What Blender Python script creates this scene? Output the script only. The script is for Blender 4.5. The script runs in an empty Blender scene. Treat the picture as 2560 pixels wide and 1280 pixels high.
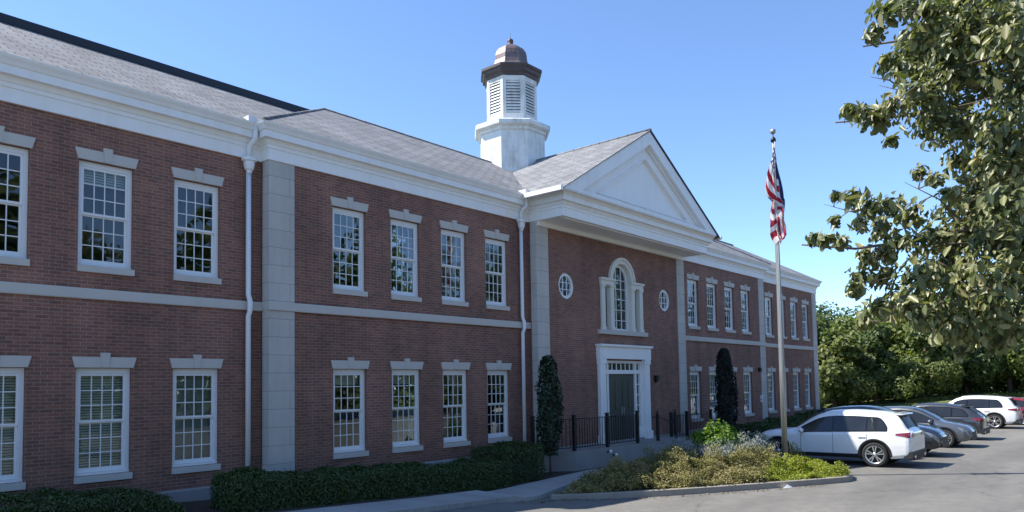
import bpy, bmesh, math, random
import numpy as np
from mathutils import Matrix, Vector
from mathutils.geometry import tessellate_polygon

scene = bpy.context.scene
COL = scene.collection
R = math.radians

# ------------------------------------------------------------------ camera
cd = bpy.data.cameras.new('camera'); cam = bpy.data.objects.new('camera', cd); COL.objects.link(cam)
Rv = Vector((0.65473, -0.75566, -0.01752)); Fv = Vector((0.75524, 0.65307, 0.05581)); Uv = Rv.cross(Fv)
m = Matrix((Rv, Uv, -Fv)).transposed().to_4x4(); m.translation = (0, -14.6727, 1.6289)
cam.matrix_world = m
cd.sensor_width = 36; cd.lens = 26.016; cd.shift_y = 0.0862; cd.clip_start = 0.1; cd.clip_end = 3000
scene.camera = cam
# ------------------------------------------------------------------ sky, sun, exposure
SUN = Vector((-0.47, 0.60, 1.0)).normalized()
W = bpy.data.worlds.new('World'); scene.world = W; W.use_nodes = True
wn = W.node_tree.nodes; wl = W.node_tree.links
sky = wn.new('ShaderNodeTexSky'); sky.sky_type = 'NISHITA'; sky.sun_disc = False
sky.sun_elevation = math.asin(SUN.z); sky.sun_rotation = math.atan2(SUN.x, SUN.y)
sky.altitude = 0; sky.air_density = 0.72; sky.dust_density = 0.0; sky.ozone_density = 5.0
wn['Background'].inputs['Strength'].default_value = 0.13
wl.new(sky.outputs[0], wn['Background'].inputs['Color'])
sd = bpy.data.lights.new('sun', 'SUN'); sun = bpy.data.objects.new('sun', sd); COL.objects.link(sun)
sd.energy = 3.6; sd.angle = R(0.53); sd.color = (1.0, 0.95, 0.87)
sun.rotation_euler = SUN.to_track_quat('Z', 'Y').to_euler(); sun.location = (0, 0, 40)
scene.view_settings.view_transform = 'Standard'; scene.view_settings.look = 'None'
scene.view_settings.gamma = 1; scene.view_settings.exposure = 1.26
scene.cycles.max_bounces = 8; scene.cycles.transparent_max_bounces = 12

# ------------------------------------------------------------------ materials
def newmat(name):
    mt = bpy.data.materials.new(name); mt.use_nodes = True
    return mt, mt.node_tree.nodes, mt.node_tree.links, mt.node_tree.nodes['Principled BSDF']
def uvnode(n): return n.new('ShaderNodeTexCoord').outputs['UV']
def mixc(n, l, fac, a, b, mode='MIX'):
    x = n.new('ShaderNodeMix'); x.data_type = 'RGBA'; x.blend_type = mode
    for s, v in ((0, fac), (6, a), (7, b)):
        if isinstance(v, (int, float)): x.inputs[s].default_value = v
        elif isinstance(v, tuple): x.inputs[s].default_value = (*v, 1) if len(v) == 3 else v
        else: l.new(v, x.inputs[s])
    return x.outputs[2]
def noise(n, l, vec, scale, detail=4, rough=0.6):
    t = n.new('ShaderNodeTexNoise'); t.inputs['Scale'].default_value = scale
    t.inputs['Detail'].default_value = detail; t.inputs['Roughness'].default_value = rough
    if vec is not None: l.new(vec, t.inputs['Vector'])
    return t.outputs['Fac']
def ramp(n, l, fac, a, b, lo=(0, 0, 0), hi=(1, 1, 1)):
    r = n.new('ShaderNodeValToRGB'); e = r.color_ramp.elements
    e[0].position = a; e[1].position = b; e[0].color = (*lo, 1); e[1].color = (*hi, 1); l.new(fac, r.inputs[0]); return r.outputs[0]
def bump(n, l, b, h, strength=0.3, dist=0.01):
    x = n.new('ShaderNodeBump'); x.inputs['Strength'].default_value = strength; x.inputs['Distance'].default_value = dist
    l.new(h, x.inputs['Height']); l.new(x.outputs[0], b.inputs['Normal'])
def obj_coord(n): return n.new('ShaderNodeTexCoord').outputs['Object']
def simple(name, c, rough=0.5, metal=0, var=0.12, scale=3.0, coat=0, bumps=0):
    mt, n, l, b = newmat(name)
    f = noise(n, l, obj_coord(n), scale)
    l.new(mixc(n, l, f, tuple(x * (1 - var) for x in c), tuple(min(1, x * (1 + var)) for x in c)), b.inputs['Base Color'])
    b.inputs['Roughness'].default_value = rough; b.inputs['Metallic'].default_value = metal
    b.inputs['Coat Weight'].default_value = coat; b.inputs['Coat Roughness'].default_value = 0.03
    if bumps: bump(n, l, b, noise(n, l, obj_coord(n), scale * 12), bumps, 0.01)
    return mt
def brickmat(name, c1, c2, mortar, bw, rh, ms, streak=0.25, rough=0.85, bs=0.5, off=0.5, warp=0, speck=(0.78, 1.12)):
    mt, n, l, b = newmat(name)
    uv = uvnode(n)
    t = n.new('ShaderNodeTexBrick'); l.new(uv, t.inputs['Vector'])
    if warp:
        nw = n.new('ShaderNodeTexNoise'); nw.inputs['Scale'].default_value = 2.2; nw.inputs['Detail'].default_value = 3; l.new(uv, nw.inputs['Vector'])
        sv = n.new('ShaderNodeVectorMath'); sv.operation = 'SCALE'; sv.inputs['Scale'].default_value = warp; l.new(nw.outputs['Color'], sv.inputs[0])
        av = n.new('ShaderNodeVectorMath'); l.new(uv, av.inputs[0]); l.new(sv.outputs[0], av.inputs[1]); l.new(av.outputs[0], t.inputs['Vector'])
    t.inputs['Scale'].default_value = 1; t.inputs['Brick Width'].default_value = bw; t.inputs['Row Height'].default_value = rh
    t.inputs['Mortar Size'].default_value = ms; t.inputs['Mortar Smooth'].default_value = 0.3; t.offset = off
    t.inputs['Color1'].default_value = (*c1, 1); t.inputs['Color2'].default_value = (*c2, 1); t.inputs['Mortar'].default_value = (*mortar, 1)
    big = noise(n, l, uv, 0.45, 5)
    fine = noise(n, l, uv, 30, 4)
    mp = n.new('ShaderNodeMapping'); mp.inputs['Scale'].default_value = (1.6, 0.22, 1); l.new(uv, mp.inputs['Vector'])
    drip = noise(n, l, mp.outputs[0], 1.0, 6, 0.7)
    c = mixc(n, l, 1.0, t.outputs['Color'], ramp(n, l, big, 0.3, 0.72, (1 - streak,) * 3, (1.1,) * 3), 'MULTIPLY')
    c = mixc(n, l, 1.0, c, ramp(n, l, drip, 0.36, 0.6, (1 - streak * .6,) * 3, (1.05,) * 3), 'MULTIPLY')
    c = mixc(n, l, 1.0, c, ramp(n, l, fine, 0.25, 0.75, (speck[0],) * 3, (speck[1],) * 3), 'MULTIPLY')
    l.new(c, b.inputs['Base Color']); b.inputs['Roughness'].default_value = rough
    inv = n.new('ShaderNodeMath'); inv.operation = 'SUBTRACT'; inv.inputs[0].default_value = 1; l.new(t.outputs['Fac'], inv.inputs[1])
    bump(n, l, b, inv.outputs[0], bs, 0.006)
    return mt
M = {}
M['brick'] = brickmat('red_brick', (0.315, 0.142, 0.100), (0.20, 0.098, 0.075), (0.38, 0.275, 0.23), 0.213, 0.0677, 0.006, 0.3)
M['stone'] = brickmat('limestone_block', (0.545, 0.515, 0.475), (0.49, 0.465, 0.435), (0.24, 0.225, 0.215), 3.1, 0.4, 0.006, 0.14, 0.8, 0.15, speck=(0.94, 1.04))
M['lime'] = simple('limestone_trim', (0.53, 0.50, 0.46), 0.8, var=0.1, scale=1.6, bumps=0.12)
M['shingle'] = brickmat('asphalt_shingle', (0.285, 0.29, 0.30), (0.19, 0.193, 0.20), (0.06, 0.058, 0.057), 0.40, 0.19, 0.016, 0.22, 0.9, 0.8, 0.43, 0.10)
M['concrete'] = simple('concrete', (0.27, 0.26, 0.25), 0.9, var=0.25, scale=1.4, bumps=0.2)
M['kerb'] = simple('kerb_concrete', (0.30, 0.265, 0.22), 0.9, var=0.3, scale=2.5, bumps=0.3)
M['iron'] = simple('black_iron', (0.018, 0.017, 0.018), 0.45, 0.3, var=0.2)
M['roofedge'] = simple('dark_roof_metal', (0.02, 0.024, 0.032), 0.5, 0.2, var=0.2, scale=0.7)
M['door'] = simple('dark_door_paint', (0.06, 0.064, 0.055), 0.4, var=0.15)
M['alu'] = simple('brushed_aluminium', (0.40, 0.395, 0.375), 0.42, 0.6, var=0.1)
M['soil'] = simple('bark_mulch', (0.045, 0.032, 0.024), 0.95, var=0.4, scale=9, bumps=0.8)
M['trunk'] = simple('tree_bark', (0.14, 0.105, 0.08), 0.9, var=0.35, scale=6, bumps=0.6)
M['blackplastic'] = simple('black_plastic', (0.02, 0.02, 0.021), 0.55, var=0.15)
M['tyre'] = simple('tyre_rubber', (0.02, 0.02, 0.02), 0.8, var=0.2)
M['rim'] = simple('alloy_rim', (0.62, 0.62, 0.62), 0.25, 0.8, var=0.05)
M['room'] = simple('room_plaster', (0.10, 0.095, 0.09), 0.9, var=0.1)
M['lampglass'] = simple('white_lens', (0.85, 0.85, 0.85), 0.2, var=0.02)
M['paper'] = simple('white_paper', (0.8, 0.8, 0.78), 0.8, var=0.03)

def weathered(name, c, dirt, amount, sc=2.0):
    mt, n, l, b = newmat(name)
    oc = obj_coord(n)
    mp = n.new('ShaderNodeMapping'); mp.inputs['Scale'].default_value = (3.5, 3.5, 0.5); l.new(oc, mp.inputs['Vector'])
    s1 = noise(n, l, mp.outputs[0], sc, 6, 0.65); s2 = noise(n, l, oc, sc * 0.6, 5)
    mm = n.new('ShaderNodeMath'); mm.operation = 'MULTIPLY'; l.new(s1, mm.inputs[0]); l.new(s2, mm.inputs[1])
    f = ramp(n, l, mm.outputs[0], 0.2, 0.46, (0, 0, 0), (amount,) * 3)
    l.new(mixc(n, l, f, c, dirt), b.inputs['Base Color']); b.inputs['Roughness'].default_value = 0.55
    return mt
M['white'] = weathered('white_trim_paint', (0.87, 0.865, 0.85), (0.68, 0.64, 0.58), 0.35, 1.2)
M['cupwhite'] = weathered('weathered_white_paint', (0.74, 0.74, 0.72), (0.30, 0.28, 0.23), 0.75, 2.2)
M['vinyl'] = simple('white_window_vinyl', (0.78, 0.79, 0.80), 0.35, var=0.03)
M['copper'] = weathered('aged_copper', (0.075, 0.052, 0.052), (0.035, 0.028, 0.03), 1.0, 2.0)
M['copperlight'] = weathered('bright_copper', (0.21, 0.155, 0.145), (0.06, 0.042, 0.042), 1.0, 2.4)
M['copperlight'].node_tree.nodes['Principled BSDF'].inputs['Metallic'].default_value = 0.35
M['copperlight'].node_tree.nodes['Principled BSDF'].inputs['Roughness'].default_value = 0.42

def asphalt():
    mt, n, l, b = newmat('asphalt')
    oc = obj_coord(n)
    mp = n.new('ShaderNodeMapping'); mp.inputs['Scale'].default_value = (0.35, 1.3, 1); mp.inputs['Rotation'].default_value = (0, 0, R(-8)); l.new(oc, mp.inputs['Vector'])
    a = noise(n, l, mp.outputs[0], 0.35, 6, 0.62); f = noise(n, l, oc, 60, 3, 0.7); mid = noise(n, l, oc, 3.0, 5)
    c = mixc(n, l, ramp(n, l, a, 0.32, 0.68), (0.118, 0.112, 0.102), (0.20, 0.19, 0.168))
    c = mixc(n, l, 1.0, c, ramp(n, l, f, 0.3, 0.7, (0.72,) * 3, (1.22,) * 3), 'MULTIPLY')
    c = mixc(n, l, 1.0, c, ramp(n, l, mid, 0.3, 0.7, (0.86,) * 3, (1.1,) * 3), 'MULTIPLY')
    v = n.new('ShaderNodeTexVoronoi'); v.feature = 'DISTANCE_TO_EDGE'; v.inputs['Scale'].default_value = 0.16
    w = n.new('ShaderNodeVectorMath'); w.operation = 'ADD'; l.new(oc, w.inputs[0])
    nt = n.new('ShaderNodeTexNoise'); nt.inputs['Scale'].default_value = 0.8; nt.inputs['Detail'].default_value = 6; l.new(oc, nt.inputs['Vector'])
    l.new(nt.outputs['Color'], w.inputs[1]); l.new(w.outputs[0], v.inputs['Vector'])
    cr = ramp(n, l, v.outputs['Distance'], 0.0, 0.004, (0.62,) * 3, (1, 1, 1))
    c = mixc(n, l, 1.0, c, cr, 'MULTIPLY')
    l.new(c, b.inputs['Base Color']); b.inputs['Roughness'].default_value = 0.88
    bump(n, l, b, f, 0.35, 0.01)
    return mt
M['asphalt'] = asphalt()
def grassmat():
    mt, n, l, b = newmat('grass')
    oc = obj_coord(n)
    l.new(mixc(n, l, noise(n, l, oc, 0.6, 6), (0.06, 0.085, 0.02), (0.15, 0.17, 0.05)), b.inputs['Base Color']); b.inputs['Roughness'].default_value = 0.9
    bump(n, l, b, noise(n, l, oc, 25, 4), 0.8, 0.05)
    return mt
M['grass'] = grassmat()
def glassmat(name, tint, boost):
    mt, n, l, b = newmat(name); n.remove(b)
    tr = n.new('ShaderNodeBsdfTransparent'); tr.inputs[0].default_value = (*tint, 1)
    gl = n.new('ShaderNodeBsdfGlossy'); gl.inputs['Roughness'].default_value = 0.012; gl.inputs[0].default_value = (0.95, 0.97, 1, 1)
    fr = n.new('ShaderNodeFresnel'); fr.inputs[0].default_value = 1.5
    wob = n.new('ShaderNodeTexNoise'); wob.inputs['Scale'].default_value = 1.7; wob.inputs['Detail'].default_value = 1; l.new(obj_coord(n), wob.inputs['Vector'])
    bp = n.new('ShaderNodeBump'); bp.inputs['Strength'].default_value = 0.05; bp.inputs['Distance'].default_value = 0.05; l.new(wob.outputs[0], bp.inputs['Height']); l.new(bp.outputs[0], gl.inputs['Normal'])
    mu = n.new('ShaderNodeMath'); mu.operation = 'MULTIPLY'; mu.use_clamp = True; mu.inputs[1].default_value = boost; l.new(fr.outputs[0], mu.inputs[0])
    mx = n.new('ShaderNodeMixShader'); l.new(mu.outputs[0], mx.inputs[0]); l.new(tr.outputs[0], mx.inputs[1]); l.new(gl.outputs[0], mx.inputs[2])
    l.new(mx.outputs[0], n['Material Output'].inputs[0])
    return mt
M['glass'] = glassmat('window_glass', (0.82, 0.87, 0.85), 0.95)
def blindmat():
    mt, n, l, b = newmat('venetian_blind')
    s = n.new('ShaderNodeSeparateXYZ'); l.new(obj_coord(n), s.inputs[0])
    w = n.new('ShaderNodeMath'); w.operation = 'MULTIPLY'; w.inputs[1].default_value = 1 / 0.05; l.new(s.outputs['Z'], w.inputs[0])
    fr = n.new('ShaderNodeMath'); fr.operation = 'FRACT'; l.new(w.outputs[0], fr.inputs[0])
    c = mixc(n, l, ramp(n, l, fr.outputs[0], 0.22, 0.3), (0.10, 0.10, 0.10), (0.78, 0.75, 0.69))
    l.new(c, b.inputs['Base Color']); b.inputs['Roughness'].default_value = 0.6
    return mt
M['blind'] = blindmat()
M['shade'] = simple('roller_shade_cloth', (0.66, 0.63, 0.57), 0.8, var=0.06)
M['curtain'] = simple('grey_curtain_cloth', (0.36, 0.37, 0.36), 0.8, var=0.3, scale=8)

def leafmat(name, cols, rough=0.5, trans=0.25, spec=0.5):
    mt, n, l, b = newmat(name)
    at = n.new('ShaderNodeAttribute'); at.attribute_name = 'tone'
    r = n.new('ShaderNodeValToRGB'); e = r.color_ramp.elements
    while len(e) < len(cols): e.new(0.5)
    for i, c in enumerate(cols): e[i].position = i / (len(cols) - 1); e[i].color = (*c, 1)
    l.new(at.outputs['Fac'], r.inputs[0]); l.new(r.outputs[0], b.inputs['Base Color'])
    b.inputs['Roughness'].default_value = rough; b.inputs['Specular IOR Level'].default_value = spec
    tl = n.new('ShaderNodeBsdfTranslucent'); l.new(mixc(n, l, 1.0, r.outputs[0], (1.3, 1.5, 0.7), 'MULTIPLY'), tl.inputs[0])
    mx = n.new('ShaderNodeMixShader'); mx.inputs[0].default_value = trans
    l.new(b.outputs[0], mx.inputs[1]); l.new(tl.outputs[0], mx.inputs[2]); l.new(mx.outputs[0], n['Material Output'].inputs[0])
    return mt
M['leaf_hedge'] = leafmat('hedge_leaf', [(0.018, 0.036, 0.009), (0.048, 0.085, 0.02), (0.085, 0.135, 0.032)], 0.5, 0.2)
M['leaf_holly'] = leafmat('holly_leaf', [(0.007, 0.02, 0.008), (0.016, 0.038, 0.014), (0.035, 0.062, 0.026)], 0.42, 0.1, 0.5)
M['leaf_dark'] = leafmat('dark_conifer_leaf', [(0.004, 0.008, 0.006), (0.008, 0.016, 0.010), (0.014, 0.026, 0.014)], 0.6, 0.1)
M['leaf_oak'] = leafmat('oak_leaf', [(0.03, 0.048, 0.016), (0.10, 0.12, 0.042), (0.20, 0.205, 0.08), (0.30, 0.28, 0.13), (0.22, 0.14, 0.06)], 0.42, 0.25, 0.5)
M['leaf_wood_a'] = leafmat('woodland_leaf', [(0.055, 0.08, 0.018), (0.135, 0.17, 0.042), (0.23, 0.255, 0.07)], 0.55, 0.38)
M['leaf_wood_b'] = leafmat('yellow_green_leaf', [(0.06, 0.085, 0.02), (0.14, 0.165, 0.042), (0.23, 0.235, 0.07)], 0.55, 0.38)
M['leaf_wood_c'] = leafmat('deep_green_leaf', [(0.035, 0.06, 0.018), (0.085, 0.12, 0.034), (0.145, 0.18, 0.052)], 0.55, 0.35)
M['leaf_sedum'] = leafmat('dry_flower_leaf', [(0.075, 0.065, 0.025), (0.18, 0.165, 0.06), (0.30, 0.27, 0.115), (0.36, 0.25, 0.15)], 0.7, 0.25)
M['leaf_lime'] = leafmat('lime_leaf', [(0.12, 0.15, 0.015), (0.26, 0.29, 0.03), (0.38, 0.38, 0.05)], 0.6, 0.3)
M['leaf_silver'] = leafmat('silver_leaf', [(0.14, 0.16, 0.14), (0.27, 0.29, 0.28), (0.40, 0.41, 0.44)], 0.7, 0.2)
M['leaf_bright'] = leafmat('bright_green_leaf', [(0.05, 0.10, 0.012), (0.13, 0.22, 0.02), (0.22, 0.33, 0.04)], 0.45, 0.35)
M['leaf_litter'] = leafmat('dry_leaf', [(0.10, 0.07, 0.04), (0.2, 0.14, 0.08), (0.3, 0.24, 0.17)], 0.8, 0.1)

# ------------------------------------------------------------------ mesh helpers
class MB:
    def __init__(s): s.v = []; s.f = []; s.sm = []
    def add(s, vs, fs, smooth=False):
        o = len(s.v); s.v += [tuple(p) for p in vs]; s.f += [tuple(i + o for i in f) for f in fs]; s.sm += [smooth] * len(fs)
    def box(s, x0, x1, y0, y1, z0, z1):
        s.add([(x0, y0, z0), (x1, y0, z0), (x1, y1, z0), (x0, y1, z0), (x0, y0, z1), (x1, y0, z1), (x1, y1, z1), (x0, y1, z1)],
              [(0, 3, 2, 1), (4, 5, 6, 7), (0, 1, 5, 4), (1, 2, 6, 5), (2, 3, 7, 6), (3, 0, 4, 7)])
    def quad(s, *p): s.add(p, [tuple(range(len(p)))])
    def prism_y(s, poly, y0, y1):      # poly in (x,z), counter-clockwise seen from -y
        n = len(poly)
        s.add([(x, y0, z) for x, z in poly] + [(x, y1, z) for x, z in poly],
              [tuple(range(n)), tuple(range(2 * n - 1, n - 1, -1))] + [((i + 1) % n, i, n + i, n + (i + 1) % n) for i in range(n)])
    def prism_z(s, poly, z0, z1, top=True):
        n = len(poly)
        s.add([(x, y, z0) for x, y in poly] + [(x, y, z1) for x, y in poly],
              [tuple(range(n - 1, -1, -1))] + ([tuple(range(n, 2 * n))] if top else []) + [(i, (i + 1) % n, n + (i + 1) % n, n + i) for i in range(n)])
    def tube(s, pts, r, k=8, cap=True):
        pts = [Vector(p) for p in pts]; rr = r if isinstance(r, (list, tuple)) else [r] * len(pts)
        vs = []; up = None
        for i, p in enumerate(pts):
            d = (pts[min(i + 1, len(pts) - 1)] - pts[max(i - 1, 0)]).normalized()
            a = d.orthogonal().normalized() if up is None else (up - d * up.dot(d)).normalized()
            up = a; b = d.cross(a)
            vs += [p + (a * math.cos(2 * math.pi * j / k) + b * math.sin(2 * math.pi * j / k)) * rr[i] for j in range(k)]
        fs = [(i * k + j, i * k + (j + 1) % k, (i + 1) * k + (j + 1) % k, (i + 1) * k + j) for i in range(len(pts) - 1) for j in range(k)]
        if cap: fs += [tuple(range(k - 1, -1, -1)), tuple(range((len(pts) - 1) * k, len(pts) * k))]
        s.add(vs, fs, True)
    def lathe(s, prof, k=24, c=(0, 0), rot=0, smooth=True, axis='z'):   # prof (r,z)
        vs = []
        for r, z in prof:
            for j in range(k):
                a = rot + 2 * math.pi * j / k; p = (c[0] + r * math.cos(a), c[1] + r * math.sin(a), z)
                vs.append(p if axis == 'z' else (z, c[0] + r * math.cos(a), c[1] + r * math.sin(a)))
        fs = [(i * k + j, i * k + (j + 1) % k, (i + 1) * k + (j + 1) % k, (i + 1) * k + j) for i in range(len(prof) - 1) for j in range(k)]
        s.add(vs, fs, smooth)
    def sphere(s, c, r, k=14):
        s.lathe([(max(1e-4, r * math.sin(math.pi * i / 8)), c[2] - r * math.cos(math.pi * i / 8)) for i in range(9)], k, (c[0], c[1]))
    def sweep(s, path, prof, closed=False):    # path (x,y); prof (offset outward to the right of travel, z)
        P = [Vector((p[0], p[1])) for p in path]; n = len(P); vs = []
        for i in range(n):
            d0 = (P[i] - P[i - 1]).normalized() if (i > 0 or closed) else None
            d1 = (P[(i + 1) % n] - P[i]).normalized() if (i < n - 1 or closed) else None
            d0 = d0 or d1; d1 = d1 or d0
            n0 = Vector((d0.y, -d0.x)); n1 = Vector((d1.y, -d1.x))
            mt = (n0 + n1) / (1 + n0.dot(n1))
            vs += [(P[i].x + mt.x * o, P[i].y + mt.y * o, z) for o, z in prof]
        k = len(prof)
        s.add(vs, [(i * k + j, ((i + 1) % n) * k + j, ((i + 1) % n) * k + j + 1, i * k + j + 1) for i in range(n if closed else n - 1) for j in range(k - 1)])
    def build(s, name, mat, parent=None, uvmode=None, fix=True):
        me = bpy.data.meshes.new(name); me.from_pydata(s.v, [], s.f); me.update()
        if fix:
            bm = bmesh.new(); bm.from_mesh(me); bmesh.ops.recalc_face_normals(bm, faces=bm.faces); bm.to_mesh(me); bm.free()
        if len(s.sm) == len(me.polygons): me.polygons.foreach_set('use_smooth', s.sm)
        uv = me.uv_layers.new(name='UVMap'); co = me.vertices
        for p in me.polygons:
            nx, ny, nz = (abs(q) for q in p.normal)
            md = uvmode or ('xy' if nz > 0.9 else ('yz' if nx > ny else 'xz'))
            for li in p.loop_indices:
                c = co[me.loops[li].vertex_index].co
                uv.data[li].uv = {'xy': (c.x, c.y), 'yz': (c.y, c.z), 'xz': (c.x, c.z), 'roofx': (c.x, c.y * 1.16), 'roofy': (c.y, c.x * 1.16)}[md]
        me.materials.append(mat)
        o = bpy.data.objects.new(name, me); COL.objects.link(o)
        if parent: o.parent = parent
        return o
def tag(o, label=None, cat=None, group=None, kind=None):
    for k, v in (('label', label), ('category', cat), ('group', group), ('kind', kind)):
        if v: o[k] = v
    return o
def empty(name, loc=(0, 0, 0), rz=0, label=None, cat=None, group=None):
    o = bpy.data.objects.new(name, None); COL.objects.link(o); o.location = loc; o.rotation_euler = (0, 0, rz); o.empty_display_size = 0.2
    return tag(o, label, cat, group)
def share(src, name, parent, loc):
    o = bpy.data.objects.new(name, src.data); COL.objects.link(o); o.parent = parent; o.location = loc; return o
rng = np.random.default_rng(11); random.seed(5)

def leaves(name, cen, nrm, size, mat, parent=None, aspect=1.7, fold=0.25, jitter=0.6, tone=None, droop=None):
    """one mesh of many small folded leaves; cen Nx3, nrm Nx3 outward directions"""
    N = len(cen); cen = np.asarray(cen, float); nrm = np.asarray(nrm, float) + rng.normal(0, jitter, (N, 3))
    nrm /= np.linalg.norm(nrm, axis=1)[:, None] + 1e-9
    t = rng.normal(0, 1, (N, 3))
    if droop is not None: t = t * 0.55 + np.array([0, 0, -droop])
    t -= nrm * (t * nrm).sum(1)[:, None]; t /= np.linalg.norm(t, axis=1)[:, None] + 1e-9
    b = np.cross(nrm, t); s = size * rng.uniform(0.6, 1.35, (N, 1)); w = s / aspect
    up = nrm * w * fold
    V = np.stack([cen - t * s * .5, cen - t * s * .05 + b * w * .5 + up, cen + t * s * .3 + b * w * .36 + up, cen + t * s * .5,
                  cen + t * s * .3 - b * w * .36 + up, cen - t * s * .05 - b * w * .5 + up], 1).reshape(-1, 3)
    me = bpy.data.meshes.new(name); me.vertices.add(6 * N); me.vertices.foreach_set('co', V.ravel())
    base = np.arange(N)[:, None] * 6
    idx = np.concatenate([base + np.array([[0, 1, 2, 3]]), base + np.array([[0, 3, 4, 5]])], 1).ravel()
    me.loops.add(8 * N); me.loops.foreach_set('vertex_index', idx.astype(np.int32))
    me.polygons.add(2 * N); me.polygons.foreach_set('loop_start', (np.arange(2 * N) * 4).astype(np.int32))
    me.update(calc_edges=True); me.validate()
    at = me.attributes.new('tone', 'FLOAT', 'POINT')
    tn = np.clip(rng.beta(2, 2, N) if tone is None else tone, 0, 1)
    at.data.foreach_set('value', np.repeat(tn, 6).astype(np.float32))
    me.materials.append(mat)
    o = bpy.data.objects.new(name, me); COL.objects.link(o)
    if parent: o.parent = parent
    return o

# ------------------------------------------------------------------ ground
def smooth(t): t = max(0.0, min(1.0, t)); return t * t * (3 - 2 * t)
def gz(x, y):
    z = -1.08
    if x < 16: z += 0.046 * ((16 - x) if x < 13 else (16 - x) ** 2 / 6)
    return min(z, -0.3)
def sheet(name, xs, ys, zf, mat, kind='structure'):
    b = MB(); nx = len(xs)
    b.add([(x, y, zf(x, y)) for y in ys for x in xs], [(j * nx + i, j * nx + i + 1, (j + 1) * nx + i + 1, (j + 1) * nx + i) for j in range(len(ys) - 1) for i in range(nx - 1)], True)
    return tag(b.build(name, mat, uvmode='xy'), kind=kind)
xs = [-60, -40, -20, -10] + [i * 1.0 for i in range(-5, 30)] + [34, 40, 50, 59]
sheet('parking_lot', xs, [-90, -60, -40, -30, -20, -15, -12, -10, -8, -6, -4, -2.2, 0, 3], gz, M['asphalt'])
def lawn(x, y):
    if x > 58: return -1.12 + 1.1 * smooth((x - 60) / 10) + 0.6 * smooth((x - 80) / 60)
    return gz(x, y) - 0.06
sheet('ground', [-700, -200, -60, -20, -10, -5, 0, 5, 10, 13, 14, 15, 16, 20, 40, 58, 60, 63, 66, 70, 75, 80, 100, 140, 300, 900], [-700, -200, -100, -50, -20, -10, 0, 10, 20, 40, 100, 300, 900], lawn, M['grass'])
def ribbon(name, front, back, dz, mat, skirt=0.12, n=6):
    b = MB(); k = len(front); vs = []
    def rs(pl):
        out = []
        for i in range(len(pl) - 1):
            for j in range(n): t = j / n; out.append((pl[i][0] * (1 - t) + pl[i + 1][0] * t, pl[i][1] * (1 - t) + pl[i + 1][1] * t))
        return out + [pl[-1]]
    f, g = rs(front), rs(back)
    T = lambda p, d: (p[0], p[1], gz(*p) + d)
    for a, c in ((f, g),):
        vs = [T(p, dz - skirt) for p in a] + [T(p, dz) for p in a] + [T(p, dz) for p in c] + [T(p, dz - skirt) for p in c]
        q = len(a); b.add(vs, [(r * q + i, r * q + i + 1, (r + 1) * q + i + 1, (r + 1) * q + i) for r in range(3) for i in range(q - 1)])
    return tag(b.build(name, mat, uvmode='xy'), kind='structure')
wf = [(-20, -3.85), (4, -3.85), (11, -3.85), (13.4, -3.75), (15.2, -3.1), (17.2, -2.5), (19.5, -2.35), (24.6, -2.35)]
wb = [(-20, -2.6), (4, -2.6), (11, -2.55), (13.2, -2.35), (15.1, -1.95), (17.0, -1.68), (18.6, -1.5), (24.6, -1.5)]
M['walk'] = brickmat('walkway_concrete', (0.44, 0.43, 0.405), (0.39, 0.38, 0.36), (0.2, 0.19, 0.18), 1.5, 40, 0.010, 0.25, 0.9, 0.3, 0)
ribbon('walkway', wf, wb, 0.10, M['walk'], 0.2)
ribbon('mulch_bed', [(p[0], p[1]) for p in wb], [(p[0], 0.4) for p in wb], 0.07, M['soil'], 0.15)
ribbon('mulch_bed', [(24.6, -3.2), (30, -3.2), (46.5, -3.2)], [(24.6, 0.4), (30, 0.4), (46.5, 0.4)], 0.05, M['soil'], 0.15)
ribbon('kerb', [(24.6, -3.4), (46.5, -3.4)], [(24.6, -3.2), (46.5, -3.2)], 0.12, M['kerb'], 0.2, 10)

# ------------------------------------------------------------------ the building
XL, XR, UC = 0.22, 44.93, 22.575
ZF, ZB = 6.75, -0.38
bld = empty('brick_building', (UC, 0, -0.9), 0, 'long two storey red brick building with white cornice, pediment and cupola', 'building')
BO = Vector(bld.location)
def bpart(b, name, mat, parent=None, uvmode=None, label=None):
    o = b.build(name, mat, None, uvmode)
    o.parent = parent or bld
    if not parent: o.matrix_parent_inverse = Matrix.Translation(-BO)
    if label: o['label'] = label
    return o
mir = lambda x: 2 * UC - x
w_, ZL, ZU = 0.987, 0.098, 4.012
wing_x = [1.477, 3.261, 5.045, 6.829]; mid_x = [10.48, 12.268, 14.055, 15.842]
def openings(lst): return [(x, x + w_, z, z + 2.0) for x in lst for z in (ZL, ZU)]
def wall_front(b, x0, x1, z0, z1, y, ops, depth=0.22):
    xs_ = sorted({x0, x1, *[v for o in ops for v in o[:2]]}); zs_ = sorted({z0, z1, *[v for o in ops for v in o[2:]]})
    for i in range(len(xs_) - 1):
        for j in range(len(zs_) - 1):
            cx, cz = (xs_[i] + xs_[i + 1]) / 2, (zs_[j] + zs_[j + 1]) / 2
            if any(o[0] < cx < o[1] and o[2] < cz < o[3] for o in ops): continue
            b.quad((xs_[i], y, zs_[j]), (xs_[i + 1], y, zs_[j]), (xs_[i + 1], y, zs_[j + 1]), (xs_[i], y, zs_[j + 1]))
    for a, c, d, e in ops:
        b.quad((a, y, d), (a, y + depth, d), (a, y + depth, e), (a, y, e)); b.quad((c, y, d), (c, y, e), (c, y + depth, e), (c, y + depth, d))
        b.quad((a, y, d), (c, y, d), (c, y + depth, d), (a, y + depth, d)); b.quad((a, y, e), (a, y + depth, e), (c, y + depth, e), (c, y, e))
DW, DG = 0.31, -0.33
TOPZ = 7.3
XP, XPR, XG, XGR = 8.8, mir(8.8), 17.81, mir(17.81)
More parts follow.
